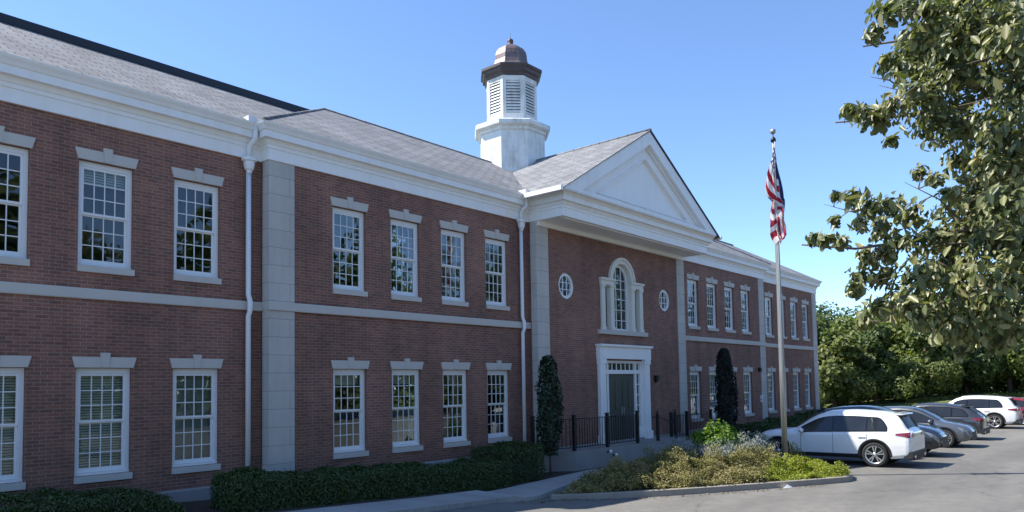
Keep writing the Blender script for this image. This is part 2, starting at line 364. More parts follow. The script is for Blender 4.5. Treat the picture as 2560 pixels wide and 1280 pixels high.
def mirl(l): return sorted(mir(x) - w_ for x in l)
for (x0, x1, y, ops) in ((XL, XP, DW, wing_x), (XP, XG, 0, mid_x), (XGR, XPR, 0, mirl(mid_x)), (XPR, XR, DW, mirl(wing_x))):
    b = MB(); wall_front(b, x0, x1, ZB, TOPZ, y, openings(ops))
    # return faces where the plane steps
    if y == 0: xx = x0 if x0 < UC - 9 else x1; b.quad((xx, 0, ZB), (xx, DW, ZB), (xx, DW, TOPZ), (xx, 0, TOPZ))
    bpart(b, 'wall', M['brick'])
# gable wall with arched and round holes
DC = 22.66   # door axis
def arc(cx, cz, r, a0, a1, n): return [(cx + r * math.cos(a0 + (a1 - a0) * i / n), cz + r * math.sin(a0 + (a1 - a0) * i / n)) for i in range(n + 1)]
outer = [(XG, ZB), (XGR, ZB), (XGR, 6.9), (XG, 6.9)]
pal_hole = [(21.36, 3.5), (23.96, 3.5), (23.96, 5.2), (DC + 0.68, 5.2)] + arc(DC, 5.3, 0.68, 0, math.pi, 20) + [(DC - 0.68, 5.2), (21.36, 5.2)]
door_hole = [(21.3, -0.37), (24.02, -0.37), (24.02, 2.45), (21.3, 2.45)]
rounds = [(19.36, 4.85), (25.78, 4.86)]
holes = [pal_hole, door_hole] + [arc(cx, cz, 0.43, 0, 2 * math.pi, 24)[:-1] for cx, cz in rounds]
b = MB(); allp = [Vector((x, z, 0)) for lp in [outer] + holes for x, z in lp]
tri = tessellate_polygon([[Vector((x, z, 0)) for x, z in lp] for lp in [outer] + holes])
b.add([(p.x, DG, p.y) for p in allp], tri)
for lp in holes:
    for i in range(len(lp)):
        p, q = lp[i], lp[(i + 1) % len(lp)]
        b.quad((p[0], DG, p[1]), (q[0], DG, q[1]), (q[0], DG + 0.24, q[1]), (p[0], DG + 0.24, p[1]))
for xx in (XG, XGR): b.quad((xx, DG, ZB), (xx, 0, ZB), (xx, 0, 6.9), (xx, DG, 6.9))
bpart(b, 'wall', M['brick'])
# side, back walls and inner floors
BY = 12.2
b = MB(); b.quad((XL, DW, ZB), (XL, BY, ZB), (XL, BY, TOPZ), (XL, DW, TOPZ)); b.quad((XR, DW, ZB), (XR, BY, ZB), (XR, BY, TOPZ), (XR, DW, TOPZ)); b.quad((XL, BY, ZB), (XR, BY, ZB), (XR, BY, TOPZ), (XL, BY, TOPZ))
bpart(b, 'wall', M['brick'])
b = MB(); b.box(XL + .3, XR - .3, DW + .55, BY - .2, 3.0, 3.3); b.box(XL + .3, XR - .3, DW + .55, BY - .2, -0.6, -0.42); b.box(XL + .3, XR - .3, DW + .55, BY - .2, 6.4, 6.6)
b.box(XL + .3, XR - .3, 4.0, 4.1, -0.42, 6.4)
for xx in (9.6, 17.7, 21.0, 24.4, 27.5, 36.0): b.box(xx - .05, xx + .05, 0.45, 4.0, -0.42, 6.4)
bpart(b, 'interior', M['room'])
# plinth
front_path = [(XL, BY), (XL, DW), (XP, DW), (XP, 0), (XG, 0), (XG, DG), (XGR, DG), (XGR, 0), (XPR, 0), (XPR, DW), (XR, DW), (XR, BY)]
b = MB(); b.sweep(front_path, [(0.0, ZB + .03), (0.05, ZB), (0.05, -1.6)]); bpart(b, 'plinth', M['concrete'])
# string course: two runs, each wraps its pilasters
sp = [(0.0, 3.585), (0.045, 3.58), (0.05, 3.56), (0.05, 3.40), (0.04, 3.383), (0.0, 3.38)]
for run in ([(XL, BY), (XL, DW), (XP - .0, DW), (XP, -0.03), (XG, -0.03)], [(XGR, -0.03), (XPR, -0.03), (XPR, DW), (XR, DW), (XR, BY)]):
    b = MB(); b.sweep(run, sp); bpart(b, 'string_course', M['lime'])
# stone pilasters
def pilaster(x0, x1, y0, y1):
    b = MB()
    b.box(x0, x1, y0, y1, ZB - .9, ZF); bpart(b, 'pilaster', M['stone'])
pilaster(XP - .03, XP + .62, -.03, DW - .08); pilaster(XPR - .62, XPR + .03, -.03, DW - .08)
pilaster(XG - .03, XG + .575, DG - .03, -.12); pilaster(XGR - .575, XGR + .03, DG - .03, -.12)
pilaster(XR - .64, XR + .03, DW - .03, DW + .62); pilaster(XL - .03, XL + .64, DW - .03, DW + .62)
# cornice
corn_path = [(XL, BY), (XL, DW), (XP, DW), (XP, 0), (17.85, 0), (17.85, -1.35), (mir(17.85), -1.35), (mir(17.85), 0), (XPR, 0), (XPR, DW), (XR, DW), (XR, BY)]
prof = [(-0.02, ZF), (0.06, ZF), (0.06, 7.0), (0.085, 7.01), (0.085, 7.08), (0.11, 7.1), (0.13, 7.15), (0.15, 7.19), (0.24, 7.19), (0.24, 7.335), (0.265, 7.35), (0.29, 7.40), (0.335, 7.46), (0.35, 7.5), (0.30, 7.505), (0.25, 7.47)]
b = MB(); b.sweep(corn_path, prof); bpart(b, 'cornice', M['white'])
# soffit of the projecting pediment and its bed moulding
b = MB(); b.box(17.88, mir(17.88), -1.38, DG + .12, ZF + .004, ZF + .1); b.box(17.95, mir(17.95), -1.28, -1.2, ZF - .03, ZF + .003); b.box(XG + .03, XGR - .03, DG - .09, DG - .002, ZF - .14, ZF + .002)
bpart(b, 'soffit', M['white'])

# windows
pro = {}
def proto(key, fn, name, mat):
    b = MB(); fn(b); o = b.build(name, mat); me = o.data; bpy.data.objects.remove(o); pro[key] = me
def f_frame(b):
    y0, y1 = 0.085, 0.2
    b.box(0.004, .075, y0, y1, .05, 1.995); b.box(w_ - .075, w_ - .004, y0, y1, .05, 1.995); b.box(.075, w_ - .075, y0, y1, 1.90, 1.995); b.box(.004, w_ - .004, y0 - .02, y1, .003, .05)
def sash(b, z0, z1, y0, y1, rb, rt, st=.042):
    x0, x1 = .077, w_ - .077
    b.box(x0, x0 + st, y0, y1, z0, z1); b.box(x1 - st, x1, y0, y1, z0, z1); b.box(x0 + st, x1 - st, y0, y1, z0, z0 + rb); b.box(x0 + st, x1 - st, y0, y1, z1 - rt, z1)
    gx0, gx1, gz0, gz1 = x0 + st, x1 - st, z0 + rb, z1 - rt
    for i in range(1, 4):
        x = gx0 + (gx1 - gx0) * i / 4; b.box(x - .009, x + .009, y0 + .006, y1 - .006, gz0, gz1)
    for i in range(1, 3):
        z = gz0 + (gz1 - gz0) * i / 3; b.box(gx0, gx1, y0 + .004, y1 - .008, z - .009, z + .009)
def f_sash(b): sash(b, .985, 1.898, .10, .135, .042, .045); sash(b, .053, .998, .14, .175, .085, .04)
def f_pane(b): b.box(.10, w_ - .10, .117, .121, 1.0, 1.88); b.box(.10, w_ - .10, .157, .161, .10, .985)
def f_sill(b): b.box(-.01, w_ + .012, -.055, .10, -.122, .0)
def f_lintel(b):
    b.prism_y([(-.02, 2.004), (w_ + .02, 2.004), (w_ + .075, 2.205), (-.075, 2.205)], -.035, .12)
    c = w_ / 2; b.prism_y([(c - .055, 2.006), (c + .055, 2.006), (c + .085, 2.285), (c - .085, 2.285)], -.055, .0)
for k, fn, nm, mt in (('frame', f_frame, 'frame', 'vinyl'), ('sash', f_sash, 'sash', 'vinyl'), ('pane', f_pane, 'pane', 'glass'), ('sill', f_sill, 'sill', 'lime'), ('lintel', f_lintel, 'lintel', 'lime')):
    proto(k, fn, nm, M[mt])
def blindfn(z0, y=.24, x0=.05, x1=w_ - .05): return lambda b: b.box(x0, x1, y, y + .012, z0, 1.93)
for i, z0 in enumerate((0.06, 0.95, 1.35, 1.62)):
    proto(f'b{i}', blindfn(z0), 'blind', M['blind']); proto(f's{i}', blindfn(z0), 'blind', M['shade'])
proto('curt', lambda b: [b.box(.05, .32, .26, .29, .06, 1.93), b.box(w_ - .3, w_ - .05, .26, .29, .06, 1.93)], 'curtain', M['curtain'])
proto('c0', lambda b: b.box(.05, w_ - .05, .25, .262, .06, 1.93), 'curtain', M['curtain'])
def window(x, y, z, dress):
    o = bpy.data.objects.new('window', pro['frame']); COL.objects.link(o); o.parent = bld; o.location = Vector((x, y, z)) - BO
    for k in ('sash', 'pane', 'sill', 'lintel') + ((dress,) if dress else ()):
        c = bpy.data.objects.new(pro[k].name.split('.')[0], pro[k]); COL.objects.link(c); c.parent = o
dress = {('w', 2, 0): 'b0', ('w', 3, 0): 'c0', ('w', 1, 0): 'b0', ('w', 0, 0): 'b0', ('w', 1, 1): None, ('w', 2, 1): 'b3', ('w', 3, 1): None,
         ('m', 0, 0): 's3', ('m', 1, 0): 's3', ('m', 2, 0): 'curt', ('m', 3, 0): 'b2', ('m', 0, 1): None, ('m', 1, 1): None, ('m', 2, 1): 'curt', ('m', 3, 1): 'curt',
         ('n', 0, 1): 's1', ('n', 1, 1): 's1', ('n', 2, 1): 's1', ('n', 3, 1): 's2', ('n', 0, 0): 's1', ('n', 1, 0): 's1', ('n', 2, 0): None, ('n', 3, 0): 's2',
         ('e', 0, 1): 's2', ('e', 1, 1): None, ('e', 2, 1): 'b1', ('e', 3, 1): None, ('e', 0, 0): 's2', ('e', 1, 0): None, ('e', 2, 0): 'b1', ('e', 3, 0): None}
for key, lst, y in (('w', wing_x, DW), ('m', mid_x, 0), ('n', mirl(mid_x), 0), ('e', mirl(wing_x), DW)):
    for i, x in enumerate(lst):
        for fl, z in ((0, ZL), (1, ZU)): window(x, y, z, dress.get((key, i, fl)))
# round windows
for cx, cz in rounds:
    b = MB(); y0 = DG + .02
    def ring(b, r0, r1, ya, yb, k=24):
        for i in range(k):
            a, c = 2 * math.pi * i / k, 2 * math.pi * (i + 1) / k
            p = [(cx + r * math.cos(t), cz + r * math.sin(t)) for r, t in ((r0, a), (r1, a), (r1, c), (r0, c))]
            b.quad(*[(x, ya, z) for x, z in p]); b.quad((p[1][0], ya, p[1][1]), (p[1][0], yb, p[1][1]), (p[2][0], yb, p[2][1]), (p[2][0], ya, p[2][1])); b.quad((p[0][0], ya, p[0][1]), (p[0][0], yb, p[0][1]), (p[3][0], yb, p[3][1]), (p[3][0], ya, p[3][1]))
    ring(b, .33, .428, DG + .04, DG + .18)
    for t in (-.11, .11): b.box(cx + t - .011, cx + t + .011, DG + .07, DG + .10, cz - .33, cz + .33); b.box(cx - .33, cx + .33, DG + .065, DG + .095, cz + t - .011, cz + t + .011)
    o = bpart(b, 'round_window', M['vinyl'])
    b = MB(); b.prism_y(arc(cx, cz, .34, 0, 2 * math.pi, 24)[:-1], DG + .115, DG + .12); bpart(b, 'pane', M['glass'], o)
    b = MB(); b.prism_y(arc(cx, cz, .40, 0, 2 * math.pi, 24)[:-1], DG + .27, DG + .28); bpart(b, 'blind', M['shade'], o)
# palladian window
b = MB()
for x0, x1 in ((21.3, 21.52), (21.86, 22.08), (23.24, 23.46), (23.8, 24.02)):
    b.box(x0, x1, DG - .07, DG + .12, 3.52, 5.1); b.box(x0 - .02, x1 + .02, DG - .09, DG + .12, 3.52, 3.62); b.box(x0 - .02, x1 + .02, DG - .1, DG + .12, 5.02, 5.1)
for x0, x1 in ((21.27, 22.1), (23.22, 24.05)):
    b.box(x0, x1, DG - .085, DG + .12, 5.1, 5.25); b.box(x0 - .03, x1 + .03, DG - .13, DG + .12, 5.25, 5.33)
a0 = arc(DC, 5.33, .83, 0, math.pi, 24); a1 = arc(DC, 5.33, .60, 0, math.pi, 24); am = arc(DC, 5.33, .74, 0, math.pi, 24)
for i in range(24):
    for oo, ii, ya in ((a0, am, DG - .10), (am, a1, DG - .06)):
        p = [oo[i], oo[i + 1], ii[i + 1], ii[i]]
        b.add([(x, ya, z) for x, z in p] + [(x, DG + .12, z) for x, z in p], [(0, 1, 2, 3), (0, 4, 5, 1), (3, 2, 6, 7)])
M['cream'] = simple('cream_painted_stone', (.70, .67, .60), .7, var=.08, scale=2)
pal = bpart(b, 'arched_window', M['cream'])
b = MB(); b.box(21.08, 24.26, DG - .12, DG + .1, 3.36, 3.515); bpart(b, 'sill', M['lime'], pal)
b = MB()
f0 = [(DC - .55, 3.53)] + [(DC + .55, 3.53)]
for x0, x1 in ((DC - .58, DC - .50), (DC + .50, DC + .58)): b.box(x0, x1, DG + .1, DG + .18, 3.53, 5.33)
a2 = arc(DC, 5.33, .58, 0, math.pi, 24); a3 = arc(DC, 5.33, .50, 0, math.pi, 24)
for i in range(24):
    p = [a2[i], a2[i + 1], a3[i + 1], a3[i]]; b.add([(x, DG + .1, z) for x, z in p] + [(x, DG + .18, z) for x, z in p], [(0, 1, 2, 3), (0, 4, 5, 1), (3, 2, 6, 7)])
for t in (-.17, .17): b.box(DC + t - .011, DC + t + .011, DG + .12, DG + .15, 3.53, 5.8)
for z in (3.9, 4.28, 4.66, 5.04, 5.36): b.box(DC - .5, DC + .5, DG + .12, DG + .145, z - .011, z + .011)
b.box(DC - .5, DC + .5, DG + .1, DG + .18, 3.522, 3.6)
bpart(b, 'frame', M['vinyl'], pal)
b = MB(); b.prism_y([(DC - .52, 3.55), (DC + .52, 3.55)] + arc(DC, 5.33, .52, 0, math.pi, 20), DG + .16, DG + .165)
b.box(21.52, 21.86, DG + .11, DG + .115, 3.53, 5.1); b.box(23.46, 23.8, DG + .11, DG + .115, 3.53, 5.1); bpart(b, 'pane', M['glass'], pal)
b = MB(); b.prism_y([(DC - .6, 3.53), (DC + .6, 3.53)] + arc(DC, 5.33, .6, 0, math.pi, 20), DG + .3, DG + .31); bpart(b, 'blind', M['shade'], pal)
# entrance: surround, transom, sidelights, double door
b = MB()
for x0, x1 in ((21.02, 21.36), (23.96, 24.3)):
    b.box(x0, x1, DG - .12, DG + .2, -0.40, 2.5); b.box(x0 - .05, x1 + .05, DG - .17, DG + .2, -0.405, -0.12); b.box(x0 - .03, x1 + .03, DG - .15, DG + .2, 2.33, 2.5)
b.box(20.97, 24.35, DG - .16, DG + .2, 2.502, 2.93); b.box(20.93, 24.39, DG - .24, DG + .2, 2.93, 3.0)
b.box(21.362, 23.958, DG + .02, DG + .2, 2.4, 2.5)
sur = bpart(b, 'door_surround', M['white'])
b = MB(); yd = DG + .05
for x0, x1 in ((21.362, 21.43), (21.68, 21.78), (23.52, 23.62), (23.87, 23.958)): b.box(x0, x1, yd, yd + .14, -.4, 2.398)
b.box(21.43, 23.87, yd - .02, yd + .14, 1.98, 2.12); b.box(21.43, 23.87, yd - .01, yd + .14, 2.36, 2.398)
for x0, x1 in ((21.43, 21.68), (23.62, 23.87)):
    b.box(x0, x1, yd + .02, yd + .13, -.4, .05)
    for z in (.45, .83, 1.21, 1.6): b.box(x0, x1, yd + .03, yd + .07, z - .015, z + .015)
for i in range(1, 6): x = 21.78 + 1.74 * i / 6; b.box(x - .012, x + .012, yd + .03, yd + .07, 2.12, 2.36)
bpart(b, 'frame', M['white'], sur)
b = MB(); b.box(21.43, 21.68, yd + .085, yd + .09, .05, 1.98); b.box(23.62, 23.87, yd + .085, yd + .09, .05, 1.98); b.box(21.43, 23.87, yd + .085, yd + .09, 2.12, 2.36); bpart(b, 'pane', M['glass'], sur)
for x0, x1, hx in ((21.782, 22.648, 22.58), (22.652, 23.518, 22.72)):
    b = MB(); b.box(x0, x1, yd + .07, yd + .12, -.395, 1.978)
    for zz in ((-.2, .55), (.7, 1.75)):
        for xx in ((x0 + .1, (x0 + x1) / 2 - .04), ((x0 + x1) / 2 + .04, x1 - .1)): b.box(xx[0], xx[1], yd + .055, yd + .069, zz[0], zz[1])
    d = bpart(b, 'door', M['door'])
    b = MB(); b.tube([(hx, yd + .02, .5), (hx, yd, .52), (hx, yd, .78), (hx, yd + .02, .8)], .014, 6); bpart(b, 'handle', M['alu'], d)
# pediment
AP, ZC0, XC = 10.46, 7.44, 17.38
sl = (AP - ZC0) / (UC - XC)
def tri_band(b, y0, y1, inset, width, zbot, wbot):
    # triangle band: outer triangle shrunk by inset along z, width along z
    zo = AP - inset; zi = zo - width
    xo = lambda z, top: (top - z) / sl
    O = [(UC - xo(zbot, zo), zbot), (UC + xo(zbot, zo), zbot), (UC, zo)]
    I = [(UC - xo(zbot + wbot, zi), zbot + wbot), (UC + xo(zbot + wbot, zi), zbot + wbot), (UC, zi)]
    for i in range(3):
        j = (i + 1) % 3; p = [O[i], O[j], I[j], I[i]]
        b.add([(x, y0, z) for x, z in p] + [(x, y1, z) for x, z in p], [(0, 1, 2, 3), (4, 7, 6, 5), (0, 4, 5, 1), (3, 2, 6, 7)])
    return I
b = MB(); tri_band(b, -1.72, -1.36, 0.0, .46, 7.50, .08); I = tri_band(b, -1.60, -1.36, .485, .06, 7.58, .05); tri_band(b, -1.50, -1.36, .56, .34, 7.60, .16); tri_band(b, -1.54, -1.36, .90, .05, 7.74, .05)
b.prism_y([(XC + .2, 7.5), (mir(XC + .2), 7.5), (UC, AP - .2)], -1.40, -1.34)
ped = bpart(b, 'pediment', M['white'])
b = MB(); b.add([(XC - .02, -1.78, 7.42), (mir(XC - .02), -1.78, 7.42), (mir(XC - .02), -1.36, 7.53), (XC - .02, -1.36, 7.53)], [(0, 1, 2, 3)]); bpart(b, 'cornice_ledge', M['white'], ped)
b = MB()
for sgn in (-1, 1):     # drip moulding along the rakes
    x0 = UC + sgn * (UC - XC + .06); p = [(x0, ZC0 - .029), (UC, AP + .006), (UC, AP + .03), (x0, ZC0 - .005)]
    b.add([(x, -1.755, z) for x, z in p] + [(x, -1.3, z) for x, z in p], [(0, 1, 2, 3), (4, 7, 6, 5), (0, 4, 5, 1), (2, 6, 7, 3), (0, 3, 7, 4)])
bpart(b, 'rake_trim', M['roofedge'], ped)

# ------------------------------------------------------------------ roofs
S = 0.584; ZE = 7.5
def plane_z(y, ye): return ZE + S * (y - ye)
# middle block: hipped, ridge z=10.44
ym = -0.34; xm0, xm1 = XP - .34, XPR + .34; yr = 4.7; zr = plane_z(yr, ym); yb = 2 * yr - ym
b = MB()
b.quad((xm0, ym, ZE), (xm1, ym, ZE), (xm1 - (yr - ym), yr, zr), (xm0 + (yr - ym), yr, zr))
b.quad((xm0, yb, ZE), (xm1, yb, ZE), (xm1 - (yr - ym), yr, zr), (xm0 + (yr - ym), yr, zr))
r1 = bpart(b, 'roof', M['shingle'], uvmode='roofx')
for xx, sg in ((xm0, 1), (xm1, -1)):
    b = MB(); b.quad((xx, ym, ZE), (xx, yb, ZE), (xx + sg * (yr - ym), yr, zr)); bpart(b, 'hip_slope', M['shingle'], r1, uvmode='roofy')
b = MB()
b.tube([(xm0 + (yr - ym), yr, zr), (xm1 - (yr - ym), yr, zr)], .05, 6)
for xx, sg in ((xm0, 1), (xm1, -1)): b.tube([(xx, ym, ZE + .01), (xx + sg * (yr - ym), yr, zr)], .035, 6)
bpart(b, 'ridge_cap', M['shingle'], r1)
# wings: slope up to a flat top with a dark edge band
yw = DW - .34; yt = 3.5; zt = plane_z(yt, yw)
for (x0, x1, e) in ((XL - .34, 13.0, -1), (UC * 2 - 13.0, XR + .34, 1)):
    hip = 4.6
    xt0, xt1 = (x0 + hip, x1) if e < 0 else (x0, x1 - hip)
    b = MB(); b.quad((x0, yw, ZE), (x1, yw, ZE), (xt1, yt, zt), (xt0, yt, zt)); b.quad((x0, BY + .3, ZE), (x1, BY + .3, ZE), (xt1, BY - 3.2, zt), (xt0, BY - 3.2, zt))
    r2 = bpart(b, 'roof', M['shingle'], uvmode='roofx')
    b = MB(); xe, xh = (x0, xt0) if e < 0 else (x1, xt1); b.quad((xe, yw, ZE), (xe, BY + .3, ZE), (xh, BY - 3.2, zt), (xh, yt, zt)); bpart(b, 'hip_slope', M['shingle'], r2, uvmode='roofy')
    b = MB(); xt1 = 12.2 if e < 0 else xt1; xt0 = xt0 if e < 0 else 35.5; b.box(xt0 - .1, xt1 + .1, yt - .08, BY - 3.1, zt - .03, zt + (.16 if e < 0 else .03)); bpart(b, 'roof_edge', M['roofedge'] if e < 0 else M['shingle'], r2)
# gable roof over the pediment
b = MB(); yf = -1.775; ZG = 7.44
xe0 = XC - .08
for sg in (-1, 1):
    X = lambda d: UC + sg * d
    D = UC - xe0; b.quad((X(D), yf, ZG + .02), (X(0), yf, ZG + .02 + S * D), (X(0), 5.0, ZG + .02 + S * D), (X(D), 0.2, ZG + .02)) if False else None
    n = 1
    zt_ = AP + .05; ze_ = zt_ - S * D
    yv = ym + 0.0
    b.quad((X(D), yf, ze_), (X(0), yf, zt_), (X(0), 4.75, zt_), (X(D), -0.25, ze_ + .0))
bpart(b, 'gable_roof', M['shingle'], r1, uvmode='roofy')
b = MB(); b.tube([(UC, yf, AP + .055), (UC, 3.5, AP + .055)], .05, 6); bpart(b, 'ridge_cap', M['shingle'], r1)
# gutter on the side of the gable
for sg in (-1, 1):
    b = MB(); x = UC + sg * (UC - xe0 + .0)
    xa, xb = sorted((x - sg * .02, x + sg * .10)); b.box(xa, xb, -1.80, -.36, 7.36, 7.50); bpart(b, 'gutter', M['white'])
# bright conductor boxes sitting in the valleys
for x, y in ((XP - .42, DW - .32), (17.32, -.42)):
    b = MB(); b.box(x - .10, x + .10, y - .02, y + .30, 7.47, 7.63); bpart(b, 'gutter_box', M['vinyl'])
# downpipes
def downpipe(x, y, zbot):
    b = MB(); b.tube([(x + .05, y - .30, 7.42), (x + .05, y - .30, 7.16), (x, y - .17, 7.04), (x, y - .12, 6.95), (x, y - .12, 6.7)], .055, 10)
    b.tube([(x, y - .1, 6.45), (x, y - .1, 3.72), (x + .01, y - .16, 3.56), (x + .01, y - .16, 3.38), (x, y - .1, 3.24), (x, y - .1, zbot)], .056, 10)
    b.lathe([(.06, 6.40), (.065, 6.46), (.10, 6.50), (.12, 6.60), (.12, 6.66), (.16, 6.68), (.16, 6.75), (.05, 6.75)], 8, (x, y - .12), R(22.5), False)
    bpart(b, 'downpipe', M['vinyl'])
downpipe(8.42, DW, -1.0); downpipe(17.37, 0, -1.05)

# ------------------------------------------------------------------ cupola
CX, CY = UC, 4.65
def octa(b, prof): b.lathe([(r / math.cos(math.pi / 8), z) for r, z in prof], 8, (CX, CY), math.pi / 8, False)
b = MB(); octa(b, [(1.27, 8.6), (1.27, 11.70)])
cup = bpart(b, 'cupola', M['cupwhite'])
b = MB(); octa(b, [(1.275, 11.64), (1.32, 11.66), (1.34, 11.76), (1.44, 11.80), (1.49, 11.84), (1.50, 11.98), (1.46, 12.03), (1.02, 12.10)]); bpart(b, 'cornice', M['cupwhite'], cup)
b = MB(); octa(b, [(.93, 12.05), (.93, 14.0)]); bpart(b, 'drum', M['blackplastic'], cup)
b = MB()
for k in range(8):
    a = k * math.pi / 4; ca, sa = math.cos(a), math.sin(a)
    T = lambda u, d, z: (CX + ca * d - sa * u, CY + sa * d + ca * u, z)
    def bx(u0, u1, d0, d1, z0, z1):
        b.add([T(u, d, z) for z in (z0, z1) for u, d in ((u0, d0), (u1, d0), (u1, d1), (u0, d1))], [(0, 3, 2, 1), (4, 5, 6, 7), (0, 1, 5, 4), (1, 2, 6, 5), (2, 3, 7, 6), (3, 0, 4, 7)])
    hw = 1.0 * math.tan(math.pi / 8)
    bx(-hw, -hw + .13, .90, 1.0, 12.06, 14.0); bx(hw - .13, hw, .90, 1.0, 12.06, 14.0); bx(-hw + .13, hw - .13, .90, .995, 12.06, 12.42); bx(-hw + .13, hw - .13, .90, .995, 13.74, 14.0)
    for i in range(11):
        z = 12.44 + i * .12
        b.add([T(u, d, zz) for u in (-hw + .13, hw - .13) for d, zz in ((.985, z), (.94, z + .095), (.945, z + .105), (.99, z + .01))], [(0, 1, 2, 3), (4, 7, 6, 5), (0, 4, 5, 1), (1, 5, 6, 2), (2, 6, 7, 3), (3, 7, 4, 0)])
bpart(b, 'louvre', M['cupwhite'], cup)
b = MB(); octa(b, [(1.0, 13.93), (1.04, 13.95), (1.06, 14.05), (1.14, 14.10), (1.16, 14.22), (1.22, 14.26), (1.22, 14.36), (1.16, 14.39)]); bpart(b, 'dome_cornice', M['copper'], cup)
b = MB(); octa(b, [(1.17, 14.385), (.92, 14.46), (.78, 14.55), (.70, 14.66), (.655, 14.85), (.64, 15.05), (.60, 15.22), (.50, 15.38), (.34, 15.50), (.15, 15.56), (.02, 15.57)]); bpart(b, 'dome', M['copperlight'], cup)
b = MB(); b.lathe([(.16, 15.54), (.15, 15.62), (.09, 15.66), (.13, 15.74), (.12, 15.82), (.05, 15.88), (.012, 15.9), (.007, 16.1), (.001, 16.15)], 12, (CX, CY)); bpart(b, 'finial', M['copper'], cup)
# wall fittings
b = MB(); b.box(24.78, 24.96, DG - .14, DG + .01, 1.72, 1.92); b.box(24.80, 24.94, DG - .1, DG - .02, 1.66, 1.72); bpart(b, 'wall_lamp', M['iron'])
b = MB(); b.box(mir(9.75), mir(9.6), -.14, .01, 2.1, 2.3); bpart(b, 'wall_lamp', M['iron'])
b = MB(); b.box(mir(9.62), mir(9.48), -.1, .005, .75, .95); b.box(mir(9.6), mir(9.5), -.07, .005, .6, .72); bpart(b, 'meter_box', M['white'])

# ------------------------------------------------------------------ porch, railings, steps
porch = [(17.86, -.38), (18.5, -1.2), (22.1, -1.32), (22.1, -.38)]
b = MB(); b.prism_z([(17.25, -.385), (17.25, -.52), (17.9, -.62), (18.48, -1.2), (22.1, -1.32), (25.3, -1.32), (25.3, -.385)], -1.3, -.41); po = b.build('porch', M['concrete']); tag(po, 'grey concrete porch with a low angled wall below the entrance doors', 'porch')
b = MB()
for i in range(3): b.box(22.5, 26.6 , -1.325 - .32 * (i + 1), -1.325 - .32 * i - .002, -1.3, -.41 - .165 * (i + 1))
st = b.build('entrance_steps', M['concrete']); tag(st, 'shallow grey concrete steps in front of the right half of the porch', 'steps')
def railing(label, pts, z0s, hs=.98, posts=None):
    o = empty('railing', (pts[0][0], pts[0][1], z0s[0]), 0, label, 'railing', 'black iron railings at the entrance')
    L = Vector(o.location)
    def sub(b, name):
        q = b.build(name, M['iron']); q.parent = o; q.matrix_parent_inverse = Matrix.Translation(-L)
    for i, p in enumerate(pts):
        b = MB(); b.box(p[0] - .045, p[0] + .045, p[1] - .045, p[1] + .045, z0s[i], z0s[i] + hs + .1); b.box(p[0] - .06, p[0] + .06, p[1] - .06, p[1] + .06, z0s[i] + hs + .1, z0s[i] + hs + .13); sub(b, 'post')
    for i in range(len(pts) - 1):
        p, q = Vector((*pts[i], z0s[i])), Vector((*pts[i + 1], z0s[i + 1])); d = (q - p); n = max(2, int(d.length / .125)); u = d.normalized()
        b = MB()
        for h in (.1, .98): b.tube([p + u * .05 + Vector((0, 0, h)), q - u * .05 + Vector((0, 0, h))], .018, 4)
        sub(b, 'rail')
        b = MB()
        for k in range(1, n): c = p + d * (k / n); b.box(c.x - .008, c.x + .008, c.y - .008, c.y + .008, c.z + .1, c.z + .97)
        sub(b, 'balusters')
railing('black iron railing along the porch wall, between tree and entrance doors', [(17.32, -.46), (18.52, -1.12), (20.2, -1.22), (22.02, -1.24)], [-.41] * 4)
b = MB()
hr = empty('handrail', (23.28, -1.3, -.41), 0, 'short black handrail with two posts right of the doors, no balusters', 'handrail')
for (x, y, z) in ((23.28, -1.3, -.41), (24.56, -1.3, -.41)):
    b = MB(); b.box(x - .045, x + .045, y - .045, y + .045, z, z + .95); b.box(x - .025, x + .025, y - .025, y + .025, z + .95, z + 1.06)
    q = b.build('post', M['iron']); q.parent = hr; q.matrix_parent_inverse = Matrix.Translation(-Vector(hr.location))
b = MB(); b.tube([(22.9, -1.3, .42), (23.28, -1.3, .47), (24.56, -1.3, .12)], .02, 6); q = b.build('rail', M['iron']); q.parent = hr; q.matrix_parent_inverse = Matrix.Translation(-Vector(hr.location))
railing('black iron railing behind the bollard light, right of the entrance steps', [(25.25, -.75), (26.5, -.75), (28.6, -.75)], [-.6] * 3)
b = MB(); b.lathe([(.075, -1.05), (.075, -.35), (.06, -.34)], 12, (24.3, -2.6)); b.lathe([(.09, -.22), (.085, -.18), (.001, -.17)], 12, (24.3, -2.6)); b.lathe([(.03, -.36), (.03, -.2)], 8, (24.3, -2.6))
tag(b.build('bollard_light', M['iron']), 'short black bollard light standing behind the flower bed', 'bollard light')
fl = empty('floodlight', (20.2, -1.45, -.55), 0, 'small floodlight with two white lenses on the porch wall', 'floodlight')
for i, (x, z) in enumerate(((20.1, -.55), (20.42, -.68))):
    b = MB(); b.tube([(x, -1.27, z), (x, -1.36, z + .02)], .03, 8); b.lathe([(.03, 0), (.06, .06), (.055, .1)], 10); 
    b2 = MB(); b2.sphere((x, -1.4, z + .02), .055, 10)
    q = b.__class__(); q.tube([(x, -1.27, z), (x, -1.37, z + .02)], .028, 8)
    k1 = q.build('bracket', M['iron']); k2 = b2.build('lens', M['lampglass'])
    for k in (k1, k2): k.parent = fl; k.matrix_parent_inverse = Matrix.Translation(-Vector(fl.location))

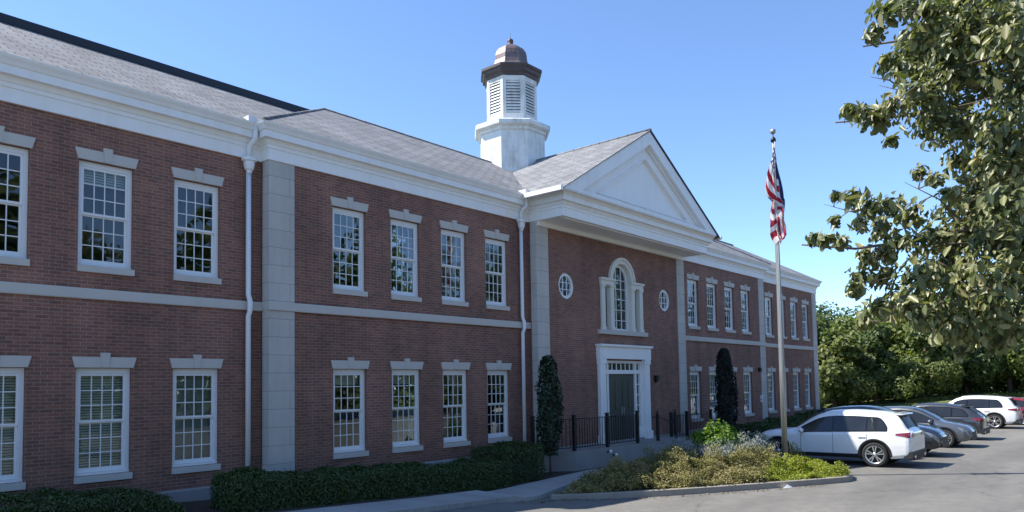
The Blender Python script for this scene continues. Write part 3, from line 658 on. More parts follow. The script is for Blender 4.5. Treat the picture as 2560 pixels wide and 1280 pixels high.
# ------------------------------------------------------------------ hedges and columnar trees
def box_hedge(label, pts_fn, n, size, mat, core, cat='hedge', name='hedge', tonebias=0):
    """pts_fn(n) -> centres, normals"""
    c, nr = pts_fn(n)
    o = empty(name, tuple(np.mean(c, 0) * np.array([1, 1, 0]) + np.array([0, 0, float(np.min(c[:, 2]))])), 0, label, cat)
    L = Matrix.Translation(-Vector(o.location))
    k = leaves('foliage', c, nr, size, mat, jitter=.55, tone=np.clip(rng.beta(2, 2, len(c)) + tonebias, 0, 1)); k.parent = o; k.matrix_parent_inverse = L
    q = core.build('branches', M['soil']); q.parent = o; q.matrix_parent_inverse = L
def hedge_prism(x0, x1, y0, y1, ztop, zbot=None, rnd=.12):
    # sloping top ztop(x); surface samples with rounded shoulders
    def fn(n):
        A = [(x1 - x0) * (y1 - y0), (x1 - x0) * .8, (y1 - y0) * .8, (y1 - y0) * .8, (x1 - x0) * .3]; A = np.array(A) / sum(A)
        f = rng.choice(5, n, p=A); x = rng.uniform(x0, x1, n); y = rng.uniform(y0, y1, n); t = rng.uniform(0, 1, n); nr = np.zeros((n, 3))
        x = np.where(f == 2, x0, np.where(f == 3, x1, x)); y = np.where(f == 1, y0, np.where(f == 4, y1, y))
        zt_ = np.array([ztop(a) for a in x]); zb = np.array([gz(a, c) + .02 for a, c in zip(x, y)])
        z = np.where(f == 0, zt_, zb + (zt_ - zb) * t)
        # round the edges
        dx = np.minimum(x - x0, x1 - x); dy = np.minimum(y - y0, y1 - y); e = np.minimum(dx, dy)
        z -= np.where(f == 0, rnd * np.clip(1 - e / (rnd * 1.6), 0, 1) ** 2, 0)
        inn = np.where(f != 0, .06 * np.clip((t - .8) / .2, 0, 1) ** 2, 0)
        y += np.where(f == 1, inn, 0); x += np.where(f == 2, inn, 0) - np.where(f == 3, inn, 0)
        lump = .05 * np.sin(x * 3.1 + y * 2.3) * np.sin(y * 4.3 + 1) + .03 * np.sin(x * 7.7 + z * 5)
        nr[f == 0] = (0, 0, 1); nr[f == 1] = (0, -1, .2); nr[f == 2] = (-1, 0, .2); nr[f == 3] = (1, 0, .2); nr[f == 4] = (0, 1, .2)
        c = np.stack([x, y, z], 1) + nr * (lump * np.where(f == 0, 1.1, .35))[:, None] + rng.normal(0, .022, (n, 3))
        stray = rng.uniform(0, 1, n) > .98; c[stray] += nr[stray] * rng.uniform(.02, .07, (stray.sum(), 1))
        return c, nr
    core = MB(); g = .13; k = 10
    X = [x0 + g + (x1 - x0 - 2 * g) * i / k for i in range(k + 1)]
    core.add([(x, y, z) for x in X for y, z in ((y0 + g, gz(x, 0) - .1), (y1 - g, gz(x, 0) - .1), (y1 - g, ztop(x) - g - .04), (y0 + g, ztop(x) - g - .04))],
             [(i * 4 + j, (i + 1) * 4 + j, (i + 1) * 4 + (j + 1) % 4, i * 4 + (j + 1) % 4) for i in range(k) for j in range(4)] + [(0, 1, 2, 3), (k * 4 + 3, k * 4 + 2, k * 4 + 1, k * 4)])
    return fn, core
fn, core = hedge_prism(7.0, 14.45, -2.05, -1.0, lambda x: .02 - .052 * (x - 7.0) + .03 * math.sin(x * 1.9))
box_hedge('long clipped dark green hedge beneath the middle ground floor windows', fn, 42000, .052, M['leaf_hedge'], core)
fn, core = hedge_prism(14.75, 16.4, -1.62, -.35, lambda x: -.05 + .02 * math.sin(x * 4))
box_hedge('short square hedge between the long hedge and the narrow columnar tree', fn, 11000, .05, M['leaf_hedge'], core)
fn, core = hedge_prism(1.5, 6.1, -1.75, -.45, lambda x: -.12 + .10 * math.sin((x - 1.0) / 5.2 * math.pi) - .015 * (x - 4) - .25 * max(0, (x - 5.4) / .7) ** 2)
box_hedge('rounded dark hedge in the bottom left corner by the brick wing', fn, 18000, .05, M['leaf_hedge'], core)
fn, core = hedge_prism(30.6, 45.5, -2.6, -.5, lambda x: -.30 + .22 * smooth((x - 32) / 10) + .05 * math.sin(x * 1.3) + .04 * math.sin(x * 3.1))
box_hedge('long dark shaded hedge under the right wing, behind the parked cars', fn, 22000, .085, M['leaf_hedge'], core)
def columnar(label, x, y, z0, z1, r, trunk, mat, n, size, lean=0.0, cat='tree', name='columnar_tree', top_cut=0):
    o = empty(name, (x, y, trunk), 0, label, cat); L = Matrix.Translation(-Vector(o.location))
    t = rng.uniform(0, 1, n) ** .9; a = rng.uniform(0, 2 * math.pi, n)
    pr = r * np.minimum(1, .62 + t * 1.4) * np.where(t > .45, np.sqrt(np.clip(1 - ((t - .45) / .58) ** 2, .02, 1)), 1)
    pr *= 1 + .18 * np.sin(a * 3 + t * 9) + .16 * np.sin(a * 5 - t * 17) + .10 * np.sin(a * 2 + t * 31)
    rad = pr * rng.uniform(.72, 1.05, n)
    c = np.stack([x + rad * np.cos(a) + lean * t, y + rad * np.sin(a), z0 + (z1 - z0) * t], 1); nr = np.stack([np.cos(a), np.sin(a), np.full(n, .35)], 1)
    k = leaves('foliage', c, nr, size, mat, droop=.1); k.parent = o; k.matrix_parent_inverse = L
    b = MB(); b.tube([(x, y, trunk), (x, y, z0), (x + lean * .7, y, z0 + (z1 - z0) * .8)], [.035, .03, .01], 7); k = b.build('trunk', M['trunk']); k.parent = o; k.matrix_parent_inverse = L
    b = MB(); b.tube([(x, y, z0 + .1), (x + lean * .5, y, z0 + (z1 - z0) * .5), (x + lean * .9, y, z0 + (z1 - z0) * .88)], [r * .6, r * .68, r * .2], 9); k = b.build('branches', M['soil']); k.parent = o; k.matrix_parent_inverse = L
columnar('slim columnar evergreen tree on a thin trunk in front of the porch railing', 17.2, -1.2, -.42, 2.48, .33, -1.0, M['leaf_holly'], 5200, .085)
columnar('very dark broad columnar conifer in front of the right windows', 28.0, -1.75, -1.0, 2.95, .36, -1.05, M['leaf_dark'], 8000, .09, -.12)

# ------------------------------------------------------------------ kerbed island with plants
ISL = [(13.75, -3.92), (14.6, -4.75), (16.3, -5.92), (18.5, -7.22), (20.3, -8.2), (20.95, -8.42), (21.9, -8.15), (22.6, -7.4), (22.9, -6.3), (23.0, -3.1), (21.5, -2.62), (19.0, -2.68), (17.3, -2.85), (15.6, -3.3), (14.4, -3.75)]
def inside(p, poly):
    r = False; j = len(poly) - 1
    for i in range(len(poly)):
        (xi, yi), (xj, yj) = poly[i], poly[j]
        if (yi > p[1]) != (yj > p[1]) and p[0] < (xj - xi) * (p[1] - yi) / (yj - yi) + xi: r = not r
        j = i
    return r
def edge_d(p, poly):
    m_ = 9e9
    for i in range(len(poly)):
        a = Vector(poly[i]); c = Vector(poly[(i + 1) % len(poly)]); q = Vector(p); d = c - a; t = max(0, min(1, (q - a).dot(d) / d.dot(d))); m_ = min(m_, (q - a - d * t).length)
    return m_
def mound(x, y):
    return -.96 + .38 * smooth(edge_d((x, y), ISL) / 1.7)
def cat_poly(poly, n=5):
    out = []
    for i in range(len(poly)):
        p0, p1, p2, p3 = (Vector(poly[(i + k) % len(poly)]) for k in (-1, 0, 1, 2))
        for j in range(n):
            t = j / n; out.append(tuple(.5 * ((2 * p1) + (p2 - p0) * t + (2 * p0 - 5 * p1 + 4 * p2 - p3) * t * t + (3 * p1 - p0 - 3 * p2 + p3) * t ** 3)))
    return out
ISL = cat_poly(ISL)
b = MB(); b.sweep(ISL, [(-.17, -.99), (-.165, -.935), (-.14, -.925), (-.03, -.925), (-.005, -.94), (.01, -1.12)], closed=True)
tag(b.build('kerb', M['kerb']), kind='structure')
gx = np.arange(13.6, 23.2, .2); gy = np.arange(-8.6, -2.4, .2)
b = MB(); idx = {}
for i, x in enumerate(gx):
    for j, y in enumerate(gy):
        if inside((x, y), ISL) and edge_d((x, y), ISL) > .05: idx[(i, j)] = len(b.v); b.v.append((x, y, mound(x, y)))
for (i, j) in list(idx):
    q = [(i, j), (i + 1, j), (i + 1, j + 1), (i, j + 1)]
    if all(k in idx for k in q): b.f.append(tuple(idx[k] for k in q)); b.sm.append(True)
tag(b.build('planting_soil', M['soil'], uvmode='xy'), kind='structure')
pts = []
while len(pts) < 30000:
    x, y = rng.uniform(13.6, 23.1), rng.uniform(-8.6, -2.5)
    if inside((x, y), ISL):
        d = edge_d((x, y), ISL)
        if d > .10: pts.append((x, y, d, mound(x, y)))
pts = np.array(pts)
def lumps(x, y, sc, ph): return .5 + .25 * (np.sin(x * sc + ph) * np.cos(y * sc * 1.2 + ph * 2) + np.sin(x * sc * 2.1 + y * sc * 1.7 + ph) * .8)
X, Y, Dd, Zm = pts.T
# distance along the front kerb: lime cover grows at the front right
front = (X - 13.75) * .82 - (Y + 3.92) * .57          # runs along the kerb
lime = (X > 18.6) & (Y < -6.75 + .14 * (X - 20)) & (front > 5.8) & (X < 21.9)
PXY = (21.19, -6.6)
def cover(name, label, mask, mat, hmax, size, nl, sc, ph, cat, spike=.0, tone=None):
    x, y, d, zm = X[mask], Y[mask], Dd[mask], Zm[mask]
    k = rng.integers(0, len(x), nl); x = x[k] + rng.normal(0, .03, nl); y = y[k] + rng.normal(0, .03, nl)
    h = hmax * np.clip(.15 + 1.25 * lumps(x, y, sc, ph), .18, 1.25) * np.clip(d[k] / .35 + .35, 0, 1)
    cc = rng.uniform([13.6, -8.6], [23.1, -2.5], (260, 2)); ch = rng.uniform(.45, 1.25, 260); ct = rng.uniform(0, 1, 260)
    dd = (x[:, None] - cc[None, :, 0]) ** 2 + (y[:, None] - cc[None, :, 1]) ** 2; ni = dd.argmin(1); nd = np.sqrt(dd[np.arange(nl), ni])
    h *= ch[ni] * np.clip(1.25 - (nd / .42) ** 2, .25, 1.25)
    h *= 1 - .45 * np.clip((y + 4.9) / 1.6, 0, 1) - .3 * np.clip((15.6 - x) / 1.5, 0, 1)
    t = rng.uniform(0, 1, nl) ** .6; z = zm[k] + h * t
    nr = np.stack([rng.normal(0, .5, nl), rng.normal(0, .5, nl), np.ones(nl)], 1)
    tone = np.clip(rng.beta(2, 2, nl) * .45 + .3 * lumps(x, y, 1.9, ph + 2) + .38 * ct[ni] - .08 + .12 * (t > .9), 0, 1)
    c = np.stack([x, y, z], 1)
    # keep the cover on its bed
    return tag(leaves(name, c, nr, size, mat, jitter=.5, aspect=1.6, tone=tone), label, cat, kind='stuff')
polefree = ((X - PXY[0]) ** 2 + (Y - PXY[1]) ** 2 > .16) & ~((abs(X - PXY[0] + .25) < .33) & (Y < PXY[1]) & (Y > PXY[1] - .75))
sed = ~lime & polefree & ~((X > 20.9) & (Y > -4.9)) & (((X - 20.1) / 1.3) ** 2 + ((Y + 5.2) / .75) ** 2 > 1)
kk = sed.sum()
cover('ground_cover', 'brown and olive flowering ground cover filling the kerbed island bed', sed, M['leaf_sedum'], .40, .046, 90000, 4.3, .4, 'ground cover')
cover('ground_cover', 'low lime yellow ground cover at the right tip of the island bed', lime & polefree, M['leaf_lime'], .24, .045, 17000, 4.2, 1.3, 'ground cover')
def mound_plant(name, label, x, y, r, h, mat, n, size, cat, group=None, spiky=False):
    z0 = mound(x, y); o = empty(name, (x, y, z0), 0, label, cat, group); L = Matrix.Translation(-Vector(o.location))
    a = rng.uniform(0, 2 * math.pi, n); q = rng.uniform(0, 1, n) ** .5; t = rng.uniform(.15, 1, n)
    hh = h * (1 - .45 * q ** 2) * (1 + .2 * np.sin(a * 4 + q * 6))
    c = np.stack([x + r * q * np.cos(a) * (.55 + .45 * t), y + r * q * np.sin(a) * (.55 + .45 * t), z0 + hh * t], 1)
    nr = np.stack([np.cos(a) * q, np.sin(a) * q, np.full(n, .5)], 1)
    k = leaves('foliage', c, nr, size, mat, aspect=4.5 if spiky else 2.0, jitter=.5, droop=-1.6 if spiky else None); k.parent = o; k.matrix_parent_inverse = L
    b = MB()
    for i in range(14): a_ = i * 2.4; b.tube([(x, y, z0 - .02), (x + r * .6 * math.cos(a_), y + r * .6 * math.sin(a_), z0 + h * .7)], [.008, .004], 4)
    k = b.build('stems', M['trunk']); k.parent = o; k.matrix_parent_inverse = L
sg = 'silvery spiky plants in the island bed'
mound_plant('silver_plant', 'silvery spiky plant beside the white car bonnet, tallest of its row', 20.75, -5.75, .8, .72, M['leaf_silver'], 3600, .085, 'plant', sg, True)
mound_plant('silver_plant', 'silvery spiky plant in the middle of its row, in front of the green bush', 19.75, -5.35, .75, .55, M['leaf_silver'], 2800, .08, 'plant', sg, True)
mound_plant('silver_plant', 'shaded blue grey spiky plant at the left end of its row', 19.3, -4.35, .7, .6, M['leaf_silver'], 1800, .08, 'plant', sg, True)
mound_plant('green_bush', 'bright green leafy bush at the back of the island bed', 20.35, -4.95, .78, .95, M['leaf_bright'], 3400, .14, 'bush')
# litter in the gutter
n = 260; t = rng.uniform(0, 1, n)
lx = 12.3 + t * 7.5; ly = np.interp(lx, [12.3, 13.75, 14.6, 16.3, 18.5, 20], [-4.05, -4.05, -4.9, -6.08, -7.4, -8.2]) - np.abs(rng.normal(0, .09, n)) - .03
tag(leaves('leaf_litter', np.stack([lx, ly, np.array([gz(a, 0) for a in lx]) + .015], 1), np.tile([0, 0, 1.], (n, 1)), .055, M['leaf_litter'], jitter=.25), 'dry brown leaves collected in the gutter below the island kerb', 'leaf litter', kind='stuff')
b = MB(); pa = [(18.66, -7.46), (18.8, -7.58), (19.0, -7.6), (19.06, -7.52), (18.9, -7.44)]
b.add([(x, y, -1.074) for x, y in pa] + [(18.85, -7.51, -.99), (18.78, -7.52, -1.01)], [(0, 1, 6), (1, 2, 5, 6), (2, 3, 5), (3, 4, 5), (4, 0, 6, 5), (4, 3, 2, 1, 0)])
tag(b.build('paper_scrap', M['paper']), 'crumpled white paper scrap lying against the island kerb', 'litter')

# ------------------------------------------------------------------ flagpole and flag
PX, PY = 21.19, -6.6
fp = empty('flagpole', (PX, PY, -.66), 0, 'tall silver flagpole rising from the flower bed by the white car', 'flagpole'); L = Matrix.Translation(-Vector(fp.location))
def sub(b, name, mat, uv=None):
    q = b.build(name, mat); q.parent = fp; q.matrix_parent_inverse = L; return q
b = MB(); b.tube([(PX, PY, -.75), (PX, PY, 2), (PX, PY, 5.6), (PX, PY, 8.62)], [.083, .078, .062, .036], 14); sub(b, 'pole', M['alu'])
b = MB(); b.lathe([(.2, -.66), (.2, -.62), (.16, -.60), (.10, -.54), (.085, -.5)], 16, (PX, PY)); sub(b, 'base_collar', M['alu'])
b = MB(); b.lathe([(.02, 8.6), (.075, 8.63), (.075, 8.7), (.03, 8.76), (.012, 8.78), (.012, 8.84)], 12, (PX, PY)); sub(b, 'truck', M['iron'])
b = MB(); b.sphere((PX, PY, 8.93), .085); sub(b, 'ball', M['alu'])
b = MB(); b.tube([(PX - .05, PY - .05, 8.62), (PX - .1, PY - .06, 5.0), (PX - .085, PY - .06, .6)], .006, 4); sub(b, 'halyard', M['paper'])
b = MB(); b.tube([(PX + .05, PY - .1, -.1), (PX + .3, PY - .1, -.62)], .012, 5); sub(b, 'brace', M['alu'])
def flagmat():
    mt, n, l, b = newmat('flag_cloth')
    s = n.new('ShaderNodeSeparateXYZ'); l.new(uvnode(n), s.inputs[0])      # u along fly, v from the top
    def mth(op, a, c=None):
        x = n.new('ShaderNodeMath'); x.operation = op
        for i, v in enumerate((a, c)):
            if v is None: continue
            if isinstance(v, (int, float)): x.inputs[i].default_value = v
            else: l.new(v, x.inputs[i])
        return x.outputs[0]
    k = mth('FLOOR', mth('MULTIPLY', s.outputs[1], 13)); red = mth('LESS_THAN', mth('MODULO', k, 2), .5)
    canton = mth('MULTIPLY', mth('LESS_THAN', s.outputs[0], .4), mth('LESS_THAN', s.outputs[1], 7 / 13))
    c = mixc(n, l, red, (0.80, 0.79, 0.78), (0.42, 0.022, 0.04))
    # staggered white stars as small dots
    def dots(ou, ov, nu, nv):
        du = mth('SUBTRACT', mth('FRACT', mth('ADD', mth('MULTIPLY', s.outputs[0], nu / .4), ou)), .5); dv = mth('SUBTRACT', mth('FRACT', mth('ADD', mth('MULTIPLY', s.outputs[1], nv * 13 / 7), ov)), .5)
        return mth('LESS_THAN', mth('ADD', mth('MULTIPLY', du, du), mth('MULTIPLY', dv, dv)), .045)
    st_ = mth('MAXIMUM', dots(0, 0, 6, 5), dots(.5, .5, 6, 5))
    c = mixc(n, l, canton, c, mixc(n, l, st_, (0.02, 0.03, 0.10), (0.8, 0.8, 0.8)))
    l.new(c, b.inputs['Base Color']); b.inputs['Roughness'].default_value = .75
    tl = n.new('ShaderNodeBsdfTranslucent'); l.new(c, tl.inputs[0]); mx = n.new('ShaderNodeMixShader'); mx.inputs[0].default_value = .5
    l.new(b.outputs[0], mx.inputs[1]); l.new(tl.outputs[0], mx.inputs[2]); l.new(mx.outputs[0], n['Material Output'].inputs[0])
    return mt
NU, NV = 48, 70; vs = []; uvs = []
eR = Vector((Rv.x, Rv.y, 0)).normalized(); eF = Vector((Fv.x, Fv.y, 0)).normalized()
for j in range(NV + 1):
    t = j / NV
    lf = np.interp(t, [0, .1, .27, .45, .52, .565, .75, .9, 1], [-.05, -.08, -.23, -.31, -.29, -.14, -.17, -.19, -.08])
    rt = np.interp(t, [0, .1, .3, .5, .7, .85, .93, 1], [.03, .085, .14, .19, .23, .265, .25, .08])
    for i in range(NU + 1):
        q = i / NU
        lat = (lf + (rt - lf) * q) * 1.14
        wid = (rt - lf)
        dep = -.11 - .07 * math.sin(q * 5.2 + t * 5) - .05 * math.sin(q * 12 - t * 9) * min(1, t * 3) + (.16 * (q - .74) / .26 if q > .74 else 0) + (.06 * math.sin(t * 21 + q * 5) if t > .55 else 0)
        z = 8.42 - 2.74 * t - (.10 * math.sin(q * math.pi) * (t > .0) * min(1, t * 4)) - (.06 * math.sin(q * 14) if t > .93 else 0)
        # cloth coordinates: the blue field is rolled down the right side, the stripes slant
        if t < .16 + .20 * q or (q > .82 and t < .5 + 1.6 * (q - .82)):
            u, v = (.05 + .3 * q, .05 + min(.45, 1.3 * t)) if q < .6 else (.0667, .0808)
        elif t < .54 + .10 * q: u = .6; v = 7 / 13 + (t - .16 - .20 * q) * 1.13
        else: u = .8; v = .06 + ((t - .54) * .75 + .34 * (1 - q) + .10 * math.sin(q * 7 + t * 6)) % .94
        vs.append(Vector((PX, PY, z)) + eR * lat + eF * dep); uvs.append((u, v))
me = bpy.data.meshes.new('flag'); me.from_pydata([tuple(p) for p in vs], [], [(j * (NU + 1) + i, j * (NU + 1) + i + 1, (j + 1) * (NU + 1) + i + 1, (j + 1) * (NU + 1) + i) for j in range(NV) for i in range(NU)])
uvl = me.uv_layers.new(name='UVMap')
for p in me.polygons:
    p.use_smooth = True
    for li in p.loop_indices: uvl.data[li].uv = uvs[me.loops[li].vertex_index]
me.materials.append(flagmat()); flag = bpy.data.objects.new('flag', me); COL.objects.link(flag)
tag(flag, 'limp red, white and blue striped flag hanging in folds from the flagpole', 'flag')

# ------------------------------------------------------------------ cars
def paint(name, c, metal=0.0, rough=.3):
    mt, n, l, b = newmat(name); b.inputs['Base Color'].default_value = (*c, 1); b.inputs['Roughness'].default_value = rough; b.inputs['Metallic'].default_value = metal
    b.inputs['Coat Weight'].default_value = 1; b.inputs['Coat Roughness'].default_value = .03
    f = noise(n, l, obj_coord(n), 2.2, 3); l.new(mixc(n, l, f, tuple(x * .93 for x in c), tuple(min(1, x * 1.05) for x in c)), b.inputs['Base Color'])
    return mt
def carglass():
    mt, n, l, b = newmat('tinted_car_glass'); b.inputs['Base Color'].default_value = (.012, .015, .018, 1); b.inputs['Roughness'].default_value = .03; b.inputs['Specular IOR Level'].default_value = .55
    f = noise(n, l, obj_coord(n), 1.3, 2); l.new(mixc(n, l, f, (.008, .010, .012), (.03, .036, .042)), b.inputs['Base Color'])
    return mt
M['carglass'] = carglass()
M['glossblack'] = simple('gloss_black_trim', (.006, .006, .007), .12, var=.1)
M['rearglass'] = simple('dull_rear_glass', (.014, .018, .022), .08, var=.2)  # dark colour stands in for trees mirrored in the pane; sky reflection cut
M['rearglass'].node_tree.nodes['Principled BSDF'].inputs['Specular IOR Level'].default_value = .03
M['taillight'] = simple('red_lamp_lens', (.20, .008, .012), .12, var=.3, scale=9, coat=1)
M['headlight'] = simple('clear_lamp_lens', (.25, .26, .28), .08, .3, var=.4, scale=14, coat=1)
M['chrome'] = simple('chrome_trim', (.7, .7, .7), .15, 1, var=.03)
SUV = dict(ax=1.5, r=.385, arch=.455, hw=.975, hi=.80, st=[
 (-2.53, .62, .92, 1.02, .78, .70), (-2.52, .46, .99, 1.07, .86, .78), (-2.46, .36, 1.03, 1.12, .92, .80), (-2.38, .31, 1.06, 1.22, .945, .78), (-2.26, .29, 1.08, 1.42, .955, .74), (-2.14, .27, 1.085, 1.58, .965, .70),
 (-2.05, .26, 1.085, 1.63, .97, .68), (-1.6, .25, 1.075, 1.69, .975, .66), (-.9, .24, 1.05, 1.735, .975, .66), (-.4, .24, 1.035, 1.735, .97, .66), (-.05, .24, 1.02, 1.71, .97, .665), (.25, .24, 1.015, 1.62, .97, .675),
 (.55, .24, 1.01, 1.45, .97, .69), (.85, .24, 1.005, 1.245, .97, .73), (1.0, .24, 1.0, 1.16, .97, .77), (1.2, .24, .985, 1.115, .965, .80), (1.7, .24, .95, 1.07, .955, .80), (2.02, .25, .89, 1.02, .92, .76), (2.19, .28, .80, .95, .86, .69), (2.29, .34, .68, .84, .76, .60), (2.33, .42, .60, .71, .66, .52)],
 side=[(-1.86, -1.30), (-1.26, -.30), (-.24, .72)], ws=(.04, .96), rear=(-2.40, -2.12))
CROSS = dict(ax=1.4, r=.355, arch=.42, hw=.93, st=[
 (-2.3, .55, .85, .94, .72, .60), (-2.28, .40, .92, 1.0, .82, .68), (-2.2, .33, .95, 1.06, .88, .70), (-2.05, .29, .97, 1.18, .905, .68), (-1.8, .26, .985, 1.36, .92, .64), (-1.5, .25, .99, 1.47, .93, .61),
 (-.9, .23, .98, 1.56, .93, .60), (-.2, .22, .96, 1.585, .93, .60), (.2, .22, .95, 1.55, .93, .61), (.55, .22, .945, 1.44, .93, .63), (.9, .22, .94, 1.25, .925, .67), (1.2, .22, .93, 1.06, .92, .72), (1.35, .22, .91, 1.0, .915, .74),
 (1.8, .23, .84, .92, .89, .72), (2.05, .25, .76, .85, .83, .66), (2.2, .30, .66, .76, .74, .58), (2.27, .40, .56, .64, .62, .48)],
 side=[(-1.75, -1.15), (-1.1, -.15), (-.09, .98)], ws=(.28, 1.18), rear=(-2.05, -1.62))
def car(name, label, cat, loc, rz, spec, pm, taildark=False, cladding=True, rimmat=None):
    o = empty(name, loc, rz, label, cat, 'cars parked in a row')
    st = np.array(spec['st']); ys = np.concatenate([np.linspace(a, c, 9)[:-1] for a, c in zip(st[:-1, 0], st[1:, 0])] + [st[-1:, 0]])
    G = np.stack([np.interp(ys, st[:, 0], st[:, i]) for i in range(6)], 1)
    ker = np.array([1, 2, 3, 2, 1]) / 9.
    for i in range(1, 6):
        q = np.pad(G[:, i], 2, mode='edge'); G[:, i] = np.convolve(q, ker, 'valid')
    def half(g):
        y, zb, zl, zt, w, wr = g; zm = zb + (zl - zb) * .5
        sh = min(.085, (zt - zl) * .5)
        hh = [(0, zb), (.7 * w, zb), (.92 * w, zb + .02), (.975 * w, zb + .1), (.99 * w, zb + (zl - zb) * .3), (w, zm), (w * .998, zb + (zl - zb) * .72), (w * .985, zl - .05), (w * .96, zl),
                (w * .96 + (wr + .0 - w * .96) * .5, zl + (zt - sh - zl) * .52), (wr, zt - sh), (wr * .93, zt - sh * .38), (wr * .78, zt - sh * .08), (wr * .4, zt + .012), (0, zt + .018)]
        out = hh[:2]
        for p_, q_ in zip(hh[1:8], hh[2:9]): out += [(p_[0] + (q_[0] - p_[0]) * k_ / 4, p_[1] + (q_[1] - p_[1]) * k_ / 4) for k_ in (1, 2, 3, 4)]
        return out + hh[9:]
    BI = 29
    H = [half(g) for g in G]
    def gi(y):
        return [np.interp(y, ys, G[:, i]) for i in range(6)]
    def hp(y): return half(gi(y))
    # body
    n = len(H[0]); ring = []
    vs = []
    for g, h in zip(G, H):
        full = h + [(-x, z) for x, z in h[-2:0:-1]]
        vs += [(x, g[0], z) for x, z in full]
    k = 2 * n - 2; fs = []
    ax, rr = spec['ax'], spec['arch']
    for i in range(len(G) - 1):
        for j in range(k):
            f = (i * k + j, i * k + (j + 1) % k, (i + 1) * k + (j + 1) % k, (i + 1) * k + j)
            c = np.mean([vs[q] for q in f], 0)
            if abs(c[0]) > .5 and c[2] < 1.0 and any((c[1] - s * ax) ** 2 + (c[2] - spec['r']) ** 2 < (rr + .008) ** 2 for s in (-1, 1)): continue
            fs.append(f)
    fs += [tuple(range(k - 1, -1, -1)), tuple(range((len(G) - 1) * k, len(G) * k))]
    b = MB(); b.add(vs, fs, True); b.build('body', pm, o)
    # helpers on the surface
    def sidept(y, f, s, off):     # f 0..1 between belt and roof shoulder
        h = hp(y); a, m_, c = h[BI], h[BI + 1], h[BI + 2]
        p = (a[0] + (m_[0] - a[0]) * f * 2, a[1] + (m_[1] - a[1]) * f * 2) if f < .5 else (m_[0] + (c[0] - m_[0]) * (f - .5) * 2, m_[1] + (c[1] - m_[1]) * (f - .5) * 2)
        return (s * (p[0] + off), y, p[1] + off * .2)
    def lowpt(y, z, s, off):
        h = hp(y)[2:BI + 3]; xx = np.interp(z, [q[1] for q in h], [q[0] for q in h]); return (s * (xx + off), y, z)
    def grid(b, P, sm=True):
        r, c = len(P), len(P[0]); b.add([p for row in P for p in row], [(i * c + j, i * c + j + 1, (i + 1) * c + j + 1, (i + 1) * c + j) for i in range(r - 1) for j in range(c - 1)], sm)
    # dark window band and panes
    y0, y1 = spec['side'][0][0] - .05, spec['side'][-1][1] + .06
    for s in (-1, 1):
        b = MB(); grid(b, [[sidept(y, f, s, .010) for f in np.linspace(.04, .04 + (spec.get('hi', .86) + .01) * (1 - max(0, (y0 + .36 - y) / .36) ** 2.2 * .85), 7)] for y in np.linspace(y0 + .03, y1, 40)])
        b.build('window_trim', M['glossblack'], o, fix=False)
    for s in (-1, 1):
        for (a, c) in spec['side']:
            b = MB(); rows = []
            for y in np.linspace(a, c, 16):
                lo = .09; hi = spec.get('hi', .86)
                if (a, c) == spec['side'][0]: hi = .09 + (hi - .09) * (1 - max(0, (spec['side'][0][0] + .34 - y) / .34) ** 2.2 * .85)
                rows.append([sidept(y, f, s, .016) for f in np.linspace(lo, hi, 7)])
            grid(b, rows); b.build('side_window', M['carglass'], o, fix=False)
    def toppt(y, t, off):
        h = hp(y)[BI + 2:]; x = t * h[0][0] * .98; zz = np.interp(abs(x), [q[0] for q in h[::-1]], [q[1] for q in h[::-1]]); return (x, y + off * (1 if y > 0 else -1), zz + off)
    b = MB(); grid(b, [[toppt(y, t, .007) for t in np.linspace(-.95, .95, 13)] for y in np.linspace(*spec['ws'], 14)]); b.build('windscreen', M['carglass'], o, fix=False)
    b = MB(); grid(b, [[toppt(y, t, .007) for t in np.linspace(-.92, .92, 13)] for y in np.linspace(*spec['rear'], 12)]); b.build('rear_window', M['rearglass'], o, fix=False)
    # spoiler over the rear window
    ysp = spec['rear'][1]; b = MB(); h = hp(ysp + .08); zz = h[-1][1]; w0 = h[BI + 2][0] * .95
    b.add([(x, y, z) for x in (-w0, w0) for y, z in ((ysp + .14, zz + .012), (ysp - .14, zz - .015), (ysp - .15, zz - .045), (ysp + .1, zz - .06))], [(0, 1, 2, 3), (4, 7, 6, 5), (0, 4, 5, 1), (1, 5, 6, 2), (2, 6, 7, 3), (3, 7, 4, 0)]); b.build('spoiler', pm, o)
    # lower cladding, arches
    if cladding:
        for s in (-1, 1):
            b = MB(); grid(b, [[lowpt(y, gi(y)[1] + .02 + f * .13, s, .008) for f in (0, .5, 1)] for y in np.linspace(-ax + rr, ax - rr, 30)])
            b.build('sill_cladding', M['blackplastic'], o, fix=False)
    for s in (-1, 1):
        for e in (-1, 1):
            b = MB(); rows = []
            for t in np.linspace(-.12 * math.pi, 1.12 * math.pi, 30):
                row = []
                for rad in (rr - .05, rr - .02, rr + .035):
                    y = e * ax + rad * math.cos(t); z = max(.2, spec['r'] + rad * math.sin(t)); row.append(lowpt(min(max(y, ys[1]), ys[-2]), z, s, .012 if rad > rr - .04 else -.03))
                rows.append(row)
            grid(b, rows)
            # dark well behind the wheel
            wx = spec['hw'] - .02; b.add([(s * xx, e * ax + (rr - .01) * math.cos(t), spec['r'] + (rr - .01) * math.sin(t)) for xx in (wx - .02, wx - .4) for t in np.linspace(-.1 * math.pi, 1.1 * math.pi, 20)],
                  [(i, i + 1, 20 + i + 1, 20 + i) for i in range(19)] + [tuple(range(20, 40))])
            b.build('wheel_arch', M['blackplastic'] if cladding else M['tyre'], o, fix=False)
    # wheels
    rm = rimmat or M['rim']; wr_ = spec['r']
